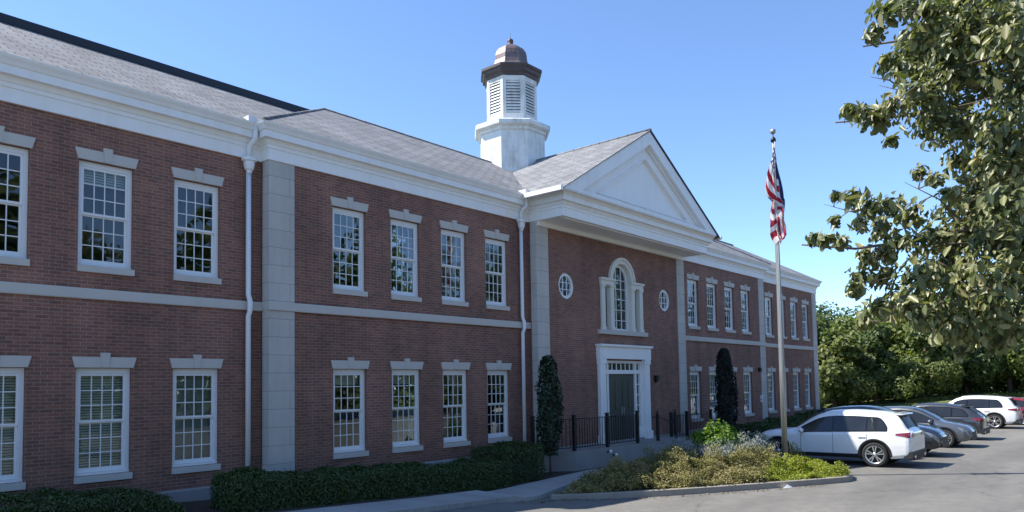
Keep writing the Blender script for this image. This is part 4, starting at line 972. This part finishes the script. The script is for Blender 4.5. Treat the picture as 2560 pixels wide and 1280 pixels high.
    for s in (-1, 1):
        for e in (-1, 1):
            wo = MB(); xo = s * spec['hw']; xi = s * (spec['hw'] - .23)
            pr = [(wr_ * .70, xo - s * .015), (wr_ * .86, xo), (wr_ * .96, xo - s * .012), (wr_, xo - s * .05), (wr_, xi + s * .04), (wr_ * .9, xi), (wr_ * .6, xi)]
            wo.lathe(pr, 32, (0, 0), axis='x'); t_ = wo.build('wheel', M['tyre'], o); t_.location = (0, e * ax, wr_)
            b = MB(); xd = xo - s * .03
            b.lathe([(wr_ * .72, xo - s * .012), (wr_ * .66, xo - s * .016), (wr_ * .63, xo - s * .06)], 32, axis='x')
            for q in range(5):
                for da in (-.13, .13):
                    a_ = q * 2 * math.pi / 5 + .3; c0 = a_ + da * 1.2; c1 = a_ + da * 1.5
                    P0 = [(wr_ * .14, c0 - .28), (wr_ * .14, c0 + .28), (wr_ * .67, c1 + .075), (wr_ * .67, c1 - .075)]
                    pts_ = [(r_ * math.cos(t), r_ * math.sin(t)) for r_, t in P0]
                    b.add([(xo - s * .02, y, z) for y, z in pts_] + [(xo - s * .055, y, z) for y, z in pts_], [(0, 1, 2, 3), (4, 7, 6, 5), (0, 4, 5, 1), (1, 5, 6, 2), (2, 6, 7, 3), (3, 7, 4, 0)])
            b.lathe([(.001, xo - s * .012), (wr_ * .17, xo - s * .018), (wr_ * .18, xo - s * .05)], 14, axis='x')
            b.build('rim', rm, t_)
            b = MB(); b.lathe([(.001, xo - s * .10), (wr_ * .66, xo - s * .10)], 24, axis='x'); b.build('brake_disc', M['iron'], t_)
    # lamps
    yr0, yr1 = ys[0], ys[-1]
    for s in (-1, 1):
        zb_ = hp(yr0 + .2)[BI][1]
        b = MB(); rows = []
        for y in np.linspace(yr0 + .035, yr0 + .42, 14):
            f = (y - yr0 - .035) / .385; rows.append([lowpt(y, zb_ - .145 + .07 * f + tt * (.16 - .10 * f), s, .010) for tt in np.linspace(0, 1, 5)])
        grid(b, rows)
        b.add([(s * x, yr0 - .012, z) for x, z in ((.36, zb_ - .11), (.74, zb_ - .14), (.74, zb_ - .0), (.36, zb_ - .03))], [(0, 1, 2, 3)])
        b.build('taillight', M['taillight'], o, fix=False)
        b = MB(); rows = []
        zf = hp(yr1 - .3)[BI][1]
        for y in np.linspace(yr1 - .42, yr1 - .03, 14):
            f = (y - yr1 + .42) / .39; zt2 = hp(y)[BI][1] - .015; rows.append([lowpt(y, zt2 - tt * (.05 + .12 * f), s, .010) for tt in np.linspace(0, 1, 5)])
        grid(b, rows); b.build('headlight', M['headlight'] if not taildark else M['blackplastic'], o, fix=False)
        # mirror
        ymr = spec['side'][-1][1] - .03; p = sidept(ymr, .06, s, 0)
        b = MB(); q = [(p[0] + s * .02, ymr, p[2] + .0), (p[0] + s * .10, ymr + .02, p[2] + .02)]; b.tube(q, .025, 6)
        b.lathe([(.02, p[0] + s * .04), (.075, p[0] + s * .06), (.085, p[0] + s * .14), (.07, p[0] + s * .21), (.01, p[0] + s * .235)], 12, (ymr, p[2] + .06), axis='x'); b.build('mirror', pm, o)
        # shut lines and handles
        b = MB()
        for ysl in (spec['side'][1][0] - .03 + .0, spec['side'][1][1] + .03, spec['side'][2][1] + .02):
            zlo = gi(ysl)[1] + .16; zhi = hp(ysl)[BI][1]
            if abs(ysl + ax) < rr: zlo = max(zlo, spec['r'] + math.sqrt(max(0, rr * rr - (ysl + ax) ** 2)) + .04)
            grid(b, [[lowpt(ysl + dy, z, s, .003) for dy in (-.006, .006)] for z in np.linspace(zlo, zhi, 14)])
        b.build('shut_line', M['blackplastic'], o, fix=False)
        for ysl in (spec['side'][1][0] + .12, spec['side'][2][0] + .14):
            zz = hp(ysl)[BI][1] - .13; p = lowpt(ysl, zz, s, 0); b = MB(); b.box(min(p[0], p[0] + s * .03), max(p[0], p[0] + s * .03), ysl - .1, ysl + .1, zz - .014, zz + .016); b.build('door_handle', pm, o)
    # bumpers
    b = MB(); w0 = spec['hw'] * .93
    b.box(-w0, w0, yr0 - .015, yr0 + .22, .30, .50); b.box(-w0 * .8, w0 * .8, yr0 - .03, yr0 + .1, .26, .34)
    b.build('rear_bumper', M['blackplastic'], o)
    b = MB(); b.box(-w0 * .62, w0 * .62, yr1 - .06, yr1 + .012, .30, .44); b.box(-.42, .42, yr1 - .08, yr1 + .006, .46, .62); b.build('front_grille', M['blackplastic'], o)
    b = MB(); 
    for s in (-1, 1): b.box(s * .62 - .09, s * .62 + .09, yr0 - .035, yr0 + .05, .315, .385)
    b.build('exhaust_trim', M['chrome'], o)
    return o
P_white = paint('white_car_paint', (.78, .78, .77)); P_navy = paint('navy_car_paint', (.012, .014, .022)); P_grey = paint('grey_car_paint', (.13, .14, .15), .5); P_char = paint('charcoal_car_paint', (.05, .053, .06), .4); P_red = paint('red_car_paint', (.22, .015, .02))
G0 = -1.08
car('parked_suv', 'white SUV with silver wheels parked nose-in beside the flagpole', 'car', (25.62, -6.55, G0), 0, SUV, P_white)
kc = car('parked_car', 'black car parked tail-in right behind the nearest white SUV', 'car', (29.4, -6.75, G0), math.pi, CROSS, P_navy); kc.scale = (1.04, 1.03, 1.10)
car('parked_car', 'grey car with silver wheels parked with its bonnet towards the lot', 'car', (33.75, -7.0, G0), math.pi, CROSS, P_grey, False, False)
car('parked_suv', 'charcoal SUV parked nose-in between the grey car and far white SUV', 'car', (38.1, -6.75, G0), 0, CROSS, P_char)
car('parked_suv', 'far white SUV in front of the clipped hedge bank', 'car', (47.0, -6.75, G0), 0, SUV, P_white)
car('parked_car', 'dark red car at the right edge beyond the far white SUV', 'car', (51.0, -7.6, G0), 0, CROSS, P_red)

# ------------------------------------------------------------------ woods at the far end of the lot
def crown_pts(c, rx, ry, rz, n, nclump, cr):
    cl = []
    for i in range(nclump):
        d = rng.normal(0, 1, 3); d /= np.linalg.norm(d); q = rng.uniform(.55, 1) ** .6
        if d[2] < -.5: d[2] *= .5
        cl.append(np.array(c) + d * np.array([rx, ry, rz]) * q)
    cl = np.array(cl); rad = cr * rng.uniform(.6, 1.25, nclump)
    k = rng.integers(0, nclump, n); d = rng.normal(0, 1, (n, 3)); d /= np.linalg.norm(d, axis=1)[:, None]
    q = rng.uniform(.5, 1.05, (n, 1)); p = cl[k] + d * q * rad[k][:, None]
    nr = d * .6 + (p - np.array(c)) / max(rx, rz) * .6 + np.array([0, 0, .3])
    tone = np.clip(rng.beta(2, 2, n) * .6 + (rng.uniform(0, .45, nclump))[k], 0, 1)
    return p, nr, tone
def tree(name, label, x, y, h, rx, mat, n=5500, trunk_h=.25, size=.34, cat='tree', group='trees in the wood beyond the car park', nclump=26):
    z0 = lawn(x, y); o = empty(name, (x, y, z0), 0, label, cat, group); L = Matrix.Translation(-Vector(o.location))
    rz = h * (1 - trunk_h) / 2; c = (x, y, z0 + h - rz)
    p, nr, tn = crown_pts(c, rx, rx, rz, n, nclump, rx * .42)
    k = leaves('crown', p, nr, size, mat, jitter=.5, tone=tn); k.parent = o; k.matrix_parent_inverse = L
    b = MB(); b.tube([(x, y, z0 - .2), (x + .1, y, z0 + h * .4), (x, y + .1, z0 + h * .8)], [h * .025, h * .018, h * .006], 8)
    for i in range(6):
        a = i * 1.05 + x; zz = z0 + h * (.3 + .07 * i); b.tube([(x, y, zz), (x + rx * .5 * math.cos(a), y + rx * .5 * math.sin(a), zz + h * .12)], [h * .010, h * .003], 5)
    k = b.build('trunk', M['trunk']); k.parent = o; k.matrix_parent_inverse = L
T = [('tall tree just right of the building corner, top of the tree line', 70, 10.5, 7.4, 2.8, 'c'), ('pale yellow green tree low beside the building corner', 63.5, 5.3, 6.0, 2.2, 'b'),
     ('narrow very dark tree between paler ones, left part of wood', 66.5, 2.9, 6.5, 1.5, 'c'), ('bushy mid green tree behind the narrow dark one', 72, 5.5, 7.8, 3.2, 'a'),
     ('broad green tree above the charcoal car roof', 72, .2, 8.4, 3.3, 'a'), ('olive green tree rising behind the wood centre', 79, 3.0, 10.5, 3.6, 'b'),
     ('deep green tree over the left end of the clipped bank', 74, -2.4, 8.0, 3.2, 'c'), ('full green tree behind the far white car', 76, -5.3, 8.6, 3.4, 'a'),
     ('tall dark tree behind others under the oak branches', 83, -2.0, 11, 3.8, 'c'), ('rounded green tree at the right edge of the wood', 79, -8.6, 9, 3.6, 'a'),
     ('light green tree furthest right behind the red car', 84, -12.5, 10, 3.8, 'b'), ('tall green tree at the back, mostly hidden by neighbours', 86, 6, 10, 4, 'a'),
     ('dark rear tree on the left skyline of the wood', 80, 11, 8.6, 3.8, 'c')]
for lb, x, y, h, r_, k in T: tree('woodland_tree', lb, x, y, h, r_, M['leaf_wood_' + k], 8500 if h < 9.5 else 6500, .0, .40, nclump=34)
for lb, x, y, h, r_, k in (('pale green bush right against the far building corner, behind the picket fence', 60.5, 7.2, 3.4, 2.0, 'b'), ('dark green bush left of the pale yellow green tree', 62.5, 8.5, 4.6, 2.2, 'a'), ('round pale bush below the wood, behind the grey car roof', 64.5, 3.9, 2.6, 1.6, 'b'), ('round mid green bush above the black car roof', 67.5, 1.5, 3.0, 1.9, 'a'), ('spreading green bush at the left end of the bank', 69.0, -.8, 3.2, 2.1, 'a'), ('low dark bush between bank and wood', 73, -1.9, 3.0, 2.0, 'c')):
    tree('bush', lb, x, y, h, r_, M['leaf_wood_' + k], 4200, .05, .24, 'bush', 'bushes along the foot of the wood', 18)
p = rng.uniform(0, 1, (26000, 2)); by = 16 - p[:, 1] * 34; bx = 72 - by * .9 + p[:, 0] * 7
bz = np.array([lawn(a, c) for a, c in zip(bx, by)]) + rng.uniform(0, 1, 26000) ** .7 * (3.4 + 1.4 * np.sin(by * .9) * np.sin(bx))
tag(leaves('thicket', np.stack([bx, by, bz], 1), np.tile([-.7, -.4, .6], (26000, 1)), .4, M['leaf_wood_a'], jitter=.6), 'dense dark undergrowth between the trees of the wood', 'undergrowth', kind='stuff')
# clipped bank hedge beyond the lot
def bank(n):
    t = rng.uniform(0, 1, n); x = 66.5 + t * 9.5; yy = .6 - t * 11; f = rng.uniform(0, 1, n); top = rng.uniform(0, 1, n) < .5
    ztop = np.array([lawn(a, c) for a, c in zip(x, yy)]) * .3 - .02 + t * .35
    off = np.where(top, f * 2.2, 0); x = x + off * .75; yy = yy + off * .65
    z = np.where(top, ztop, -1.05 + (ztop + 1.05) * f) + rng.normal(0, .05, n)
    return np.stack([x, yy, z], 1), np.where(top[:, None], [0, 0, 1.], [-.75, -.65, .2])
core = MB(); core.add([(66.6, .7, -1.1), (76, -10.2, -1.1), (76, -10.2, .05), (66.6, .7, -.35), (68.6, 2.2, -1.1), (78, -8.8, -1.1), (78, -8.8, .05), (68.6, 2.2, -.35)], [(0, 1, 2, 3), (3, 2, 6, 7), (4, 7, 6, 5), (0, 3, 7, 4), (1, 5, 6, 2)])
box_hedge('low flat topped yellow green clipped hedge bank behind the far white SUV', bank, 15000, .16, M['leaf_wood_b'], core)
# trees across the car park, behind the viewer: the windows mirror them
p = []
for i in range(26):
    c = np.array([-12 + i * 5.6 + rng.uniform(-2, 2), -42 + rng.uniform(-3, 3), 8.0 + rng.uniform(-1.2, 2.0)]); d = rng.normal(0, 1, (900, 3)); d /= np.linalg.norm(d, axis=1)[:, None]
    p.append(c + d * rng.uniform(.5, 1, (900, 1)) * np.array([4.2, 3.5, c[2] + .6]))
d = rng.uniform(0, 1, (9000, 3)); p.append(np.stack([-20 + d[:, 0] * 160, -39 - d[:, 1] * 3, d[:, 2] * 5.5 - .5], 1))
p = np.concatenate(p)
tag(leaves('far_wood', p, np.tile([0, .7, .5], (len(p), 1)), .9, M['leaf_wood_c'], jitter=.7), 'leafy wood across the car park, mirrored in the windows', 'wood', kind='stuff')
# little fence by the corner
fo = empty('picket_fence', (50, 3.2, -1.05), 0, 'small grey picket fence beside the far corner of the building', 'fence')
b = MB()
for i in range(26): b.box(49 + i * .16, 49.1 + i * .16, 3.18, 3.21, -1.0, .1)
b.box(49, 53.2, 3.215, 3.25, -.1, -.02); b.box(49, 53.2, 3.215, 3.25, -.8, -.72)
k = b.build('pickets', M['trunk']); k.parent = fo; k.matrix_parent_inverse = Matrix.Translation(-Vector(fo.location))

# ------------------------------------------------------------------ the oak whose branches hang in at the right
CLU = [(7.12, -13.05, 4.91, 0.18), (7.26, -12.88, 4.81, 0.1), (8.31, -12.94, 5.46, 0.19), (8.28, -13.34, 5.12, 0.32), (7.38, -13.34, 4.92, 0.18), (8.22, -13.58, 5.02, 0.35), (8.53, -13.85, 5.04, 0.31), (7.22, -12.98, 4.49, 0.1), (8.2, -12.89, 4.79, 0.16), (6.96, -12.73, 4.05, 0.08), (7.44, -12.7, 4.15, 0.12), (7.71, -12.75, 4.16, 0.16), (7.68, -12.9, 4.23, 0.17), (8.1, -13.07, 4.46, 0.28), (8.54, -13.27, 4.66, 0.33), (9.14, -13.5, 4.77, 0.38), (8.24, -13.87, 4.32, 0.34), (8.28, -13.12, 4.13, 0.24), (8.59, -13.38, 4.15, 0.28), (8.19, -13.76, 3.91, 0.34), (7.04, -13.03, 3.71, 0.06), (8.99, -13.23, 3.94, 0.19), (8.09, -13.6, 3.58, 0.22), (8.3, -13.81, 3.55, 0.26), (8.59, -12.93, 3.78, 0.1), (8.22, -13.14, 3.59, 0.09), (8.15, -13.29, 3.41, 0.14), (8.77, -13.35, 3.4, 0.23), (7.75, -13.75, 3.12, 0.25), (7.77, -12.35, 3.49, 0.06), (7.39, -12.61, 3.33, 0.11), (7.07, -12.83, 3.16, 0.12), (8.05, -12.76, 3.36, 0.15), (8.6, -12.82, 3.36, 0.19), (7.04, -12.54, 3.09, 0.05), (7.52, -12.18, 3.03, 0.07), (7.12, -12.42, 2.92, 0.07), (7.86, -12.34, 3.03, 0.1), (7.95, -12.5, 3.2, 0.1), (7.34, -12.85, 3.0, 0.13), (8.17, -12.5, 2.9, 0.14), (8.12, -12.82, 2.98, 0.18), (8.34, -13.03, 3.06, 0.22), (8.77, -13.23, 3.05, 0.31), (8.37, -13.59, 2.9, 0.31), (9.08, -13.71, 3.02, 0.29), (8.2, -12.41, 2.71, 0.14), (7.01, -12.68, 2.43, 0.08), (8.34, -12.64, 2.7, 0.19), (7.85, -13.04, 2.6, 0.21), (8.21, -13.27, 2.61, 0.29), (7.89, -13.61, 2.51, 0.29), (8.99, -13.7, 2.6, 0.24), (7.44, -12.76, 2.29, 0.12), (8.25, -12.45, 2.25, 0.11), (7.58, -12.95, 2.29, 0.17), (8.23, -13.08, 2.28, 0.16), (8.25, -13.45, 2.21, 0.23), (8.8, -13.64, 2.23, 0.24), (8.01, -13.81, 4.64, 0.29), (7.45, -13.21, 4.71, 0.2), (8.15, -12.66, 2.88, 0.12), (8.71, -13.2, 1.89, 0.07)]
BRA = [[(8.88, -14.0, 2.56), (8.47, -13.54, 2.81), (8.14, -13.15, 2.62), (8.0, -12.96, 2.35), (7.93, -12.87, 2.2)], [(8.26, -13.28, 2.62), (8.15, -13.14, 2.35), (8.25, -13.23, 2.07), (8.29, -13.26, 1.88)], [(8.89, -14.13, 4.0), (8.53, -13.73, 4.12), (8.17, -13.32, 4.33), (7.84, -12.94, 4.26), (7.53, -12.58, 4.23)], [(8.93, -14.08, 2.87), (8.46, -13.56, 3.12), (8.06, -13.08, 3.01), (7.7, -12.67, 2.94), (7.34, -12.26, 2.99)], [(8.83, -14.15, 5.05), (8.4, -13.65, 4.94), (8.02, -13.21, 5.07), (7.69, -12.83, 5.0)], [(8.06, -13.08, 3.01), (7.82, -12.83, 3.25), (7.48, -12.45, 3.4)], [(8.46, -13.56, 3.12), (8.25, -13.34, 3.43), (8.01, -13.08, 3.61)], [(8.17, -13.32, 4.33), (7.88, -13.02, 4.65), (7.75, -12.87, 4.69)], [(8.47, -13.54, 2.81), (8.02, -13.01, 2.66), (7.64, -12.56, 2.56)]]
CLU += [(10.36, -13.83, 4.97, 0.32), (10.77, -13.45, 2.39, 0.35), (8.82, -13.54, 5.43, 0.33), (9.98, -13.91, 2.83, 0.31), (9.22, -13.13, 3.03, 0.33), (11.13, -13.78, 2.08, 0.35), (10.84, -13.51, 3.99, 0.21), (9.64, -13.18, 3.61, 0.33), (8.76, -13.19, 5.54, 0.35), (9.17, -13.01, 5.11, 0.3), (10.87, -13.71, 6.1, 0.32), (9.75, -13.18, 5.39, 0.3), (10.0, -13.07, 5.6, 0.31), (10.51, -13.73, 5.33, 0.21), (9.75, -12.73, 5.6, 0.29), (10.19, -13.44, 3.72, 0.25), (9.74, -13.74, 5.92, 0.21), (9.65, -12.79, 2.51, 0.33), (10.48, -13.4, 3.87, 0.3), (9.95, -13.34, 3.84, 0.25), (10.26, -13.54, 4.5, 0.28), (9.2, -13.71, 3.11, 0.33), (10.65, -13.83, 4.86, 0.34), (10.19, -13.37, 5.73, 0.33), (10.06, -13.11, 5.39, 0.28), (8.76, -12.93, 5.13, 0.29), (9.57, -13.46, 3.9, 0.26), (9.93, -13.32, 3.79, 0.31), (10.33, -13.9, 3.01, 0.36), (9.47, -12.82, 2.3, 0.28), (10.8, -13.7, 3.71, 0.26), (9.38, -13.45, 3.35, 0.32), (8.99, -13.09, 5.39, 0.33), (9.16, -13.49, 5.7, 0.29), (8.81, -12.97, 4.67, 0.31), (9.33, -12.97, 4.59, 0.34), (9.51, -13.33, 5.48, 0.26), (9.68, -13.53, 5.52, 0.3), (9.51, -13.2, 2.21, 0.34), (9.99, -13.12, 4.58, 0.29), (9.88, -13.83, 2.43, 0.25), (9.25, -13.56, 2.76, 0.34), (9.18, -13.32, 5.33, 0.33), (9.68, -13.11, 5.69, 0.35), (10.42, -13.02, 2.29, 0.28), (10.11, -14.0, 5.11, 0.29), (9.95, -13.65, 3.18, 0.35), (10.26, -13.87, 2.59, 0.33), (8.75, -13.27, 5.09, 0.33), (10.7, -13.94, 4.99, 0.24), (10.08, -13.75, 5.41, 0.33), (10.68, -13.86, 3.39, 0.26), (8.74, -13.04, 2.77, 0.32), (8.91, -13.31, 5.6, 0.29), (9.24, -13.26, 5.42, 0.33), (9.79, -13.66, 4.12, 0.36), (10.47, -13.25, 3.44, 0.28), (10.57, -13.44, 4.43, 0.32), (8.45, -13.38, 2.07, 0.17), (9.06, -13.49, 2.01, 0.17), (8.47, -13.73, 2.05, 0.17), (8.18, -13.22, 2.11, 0.17), (8.41, -13.01, 2.22, 0.17), (8.14, -13.53, 2.28, 0.17), (8.89, -13.18, 2.4, 0.17), (7.61, -13.07, 2.2, 0.17), (8.45, -12.68, 2.41, 0.17), (8.52, -13.69, 1.87, 0.17)]
CLU = [c_ for c_ in CLU if c_[2] - c_[3] > 1.82 or c_[3] < .1]
BRA = [br if i_ == 1 else [(p[0] + .26, p[1] + .23, p[2] + .02) for p in br] for i_, br in enumerate(BRA)]
OX, OY = 10.6, -16.4
oak = empty('oak_tree', (OX, OY, gz(OX, OY)), 0, 'large oak whose leafy branches hang in from the right edge', 'tree'); L = Matrix.Translation(-Vector(oak.location))
pc = []; nc = []; tc = []
extra = []      # the rest of the crown, out of the frame
for i in range(70):
    d = rng.normal(0, 1, 3); d /= np.linalg.norm(d); q = rng.uniform(.5, 1) ** .5
    c = np.array([OX + .2, OY + .2, 5.2]) + d * np.array([2.5, 2.5, 2.9]) * q
    v_ = c - np.array([0, -14.67, 1.63]); dep = v_ @ np.array(Fv); lat = v_ @ np.array(Rv)
    if dep > .5 and lat / dep < .74: continue
    extra.append((*c, .42))
twigs = []; allb = np.array([np.array(a) * (1 - t) + np.array(c_) * t for br in BRA for a, c_ in zip(br[:-1], br[1:]) for t in np.linspace(0, 1, 6)])
for i_, (x, y, z, r_) in enumerate(CLU + extra):
    if i_ < len(CLU):
        g_ = []
        oth = np.array([c_[:3] for j_, c_ in enumerate(CLU) if j_ != i_ and c_[3] > .11]); cand = np.concatenate([allb, oth]); q = cand[np.argmin(((cand - [x, y, z]) ** 2).sum(1))]
        if np.linalg.norm(q - [x, y, z]) < .42: g_.append((q, np.array([x, y, z])))
        for k_ in range(3): g_.append((np.array([x, y, z]), np.array([x, y, z]) + rng.normal(0, .6, 3) * r_))
        twigs.append(g_)
    n = int(36 + 2050 * r_ ** 2) if r_ < .4 else 150
    d = rng.normal(0, 1, (n, 3)); d /= np.linalg.norm(d, axis=1)[:, None]; q = rng.uniform(.15, 1.08, (n, 1))
    pc.append(np.array([x, y, z]) + d * q * r_ * np.array([1, 1, .9])); nc.append(d * .5 + np.array([-.45, .25, .45])); tc.append(np.clip(rng.beta(1.7, 2.0, n) * .78 + rng.uniform(-.08, .15), 0, .86) + (rng.uniform(0, 1, n) > .985) * .3)
k = leaves('crown', np.concatenate(pc), np.concatenate(nc), ((.105 * rng.uniform(.5, 1.3, (sum(map(len, pc)), 1)))), M['leaf_oak'], aspect=2.15, fold=.3, jitter=.5, tone=np.concatenate(tc), droop=1.25); k.parent = oak; k.matrix_parent_inverse = L
b = MB(); z0 = gz(OX, OY)
b.tube([(OX, OY, z0 - .1), (OX + .03, OY, z0 + .4), (OX, OY + .05, 1.5), (OX - .1, OY + .1, 3.2), (OX, OY, 5.5), (OX + .1, OY, 7.2)], [.36, .27, .23, .19, .12, .03], 14)
k = b.build('trunk', M['trunk']); k.parent = oak; k.matrix_parent_inverse = L
for grp in twigs:
    b = MB()
    for a, c_ in grp: mid_ = (a + c_) / 2 + rng.normal(0, .03, 3); b.tube([a, mid_, c_], [.008, .006, .003], 4)
    k = b.build('twig', M['trunk']); k.parent = oak; k.matrix_parent_inverse = L
for i, br in enumerate(BRA):
    b = MB(); pts_ = [Vector(p) for p in br]; main = i in (0, 2, 3, 4)
    r0 = .024 if main else .012
    if main: zt0 = pts_[0].z; pts_ = [Vector((OX - .05, OY + .08, zt0 - .5)), pts_[0].lerp(Vector((OX, OY, zt0 - .3)), .5)] + pts_
    b.tube(pts_, [r0 * (1.6 if main else 1) * (1 - .8 * j / (len(pts_) - 1)) for j in range(len(pts_))], 7)
    k = b.build('branch', M['trunk']); k.parent = oak; k.matrix_parent_inverse = L
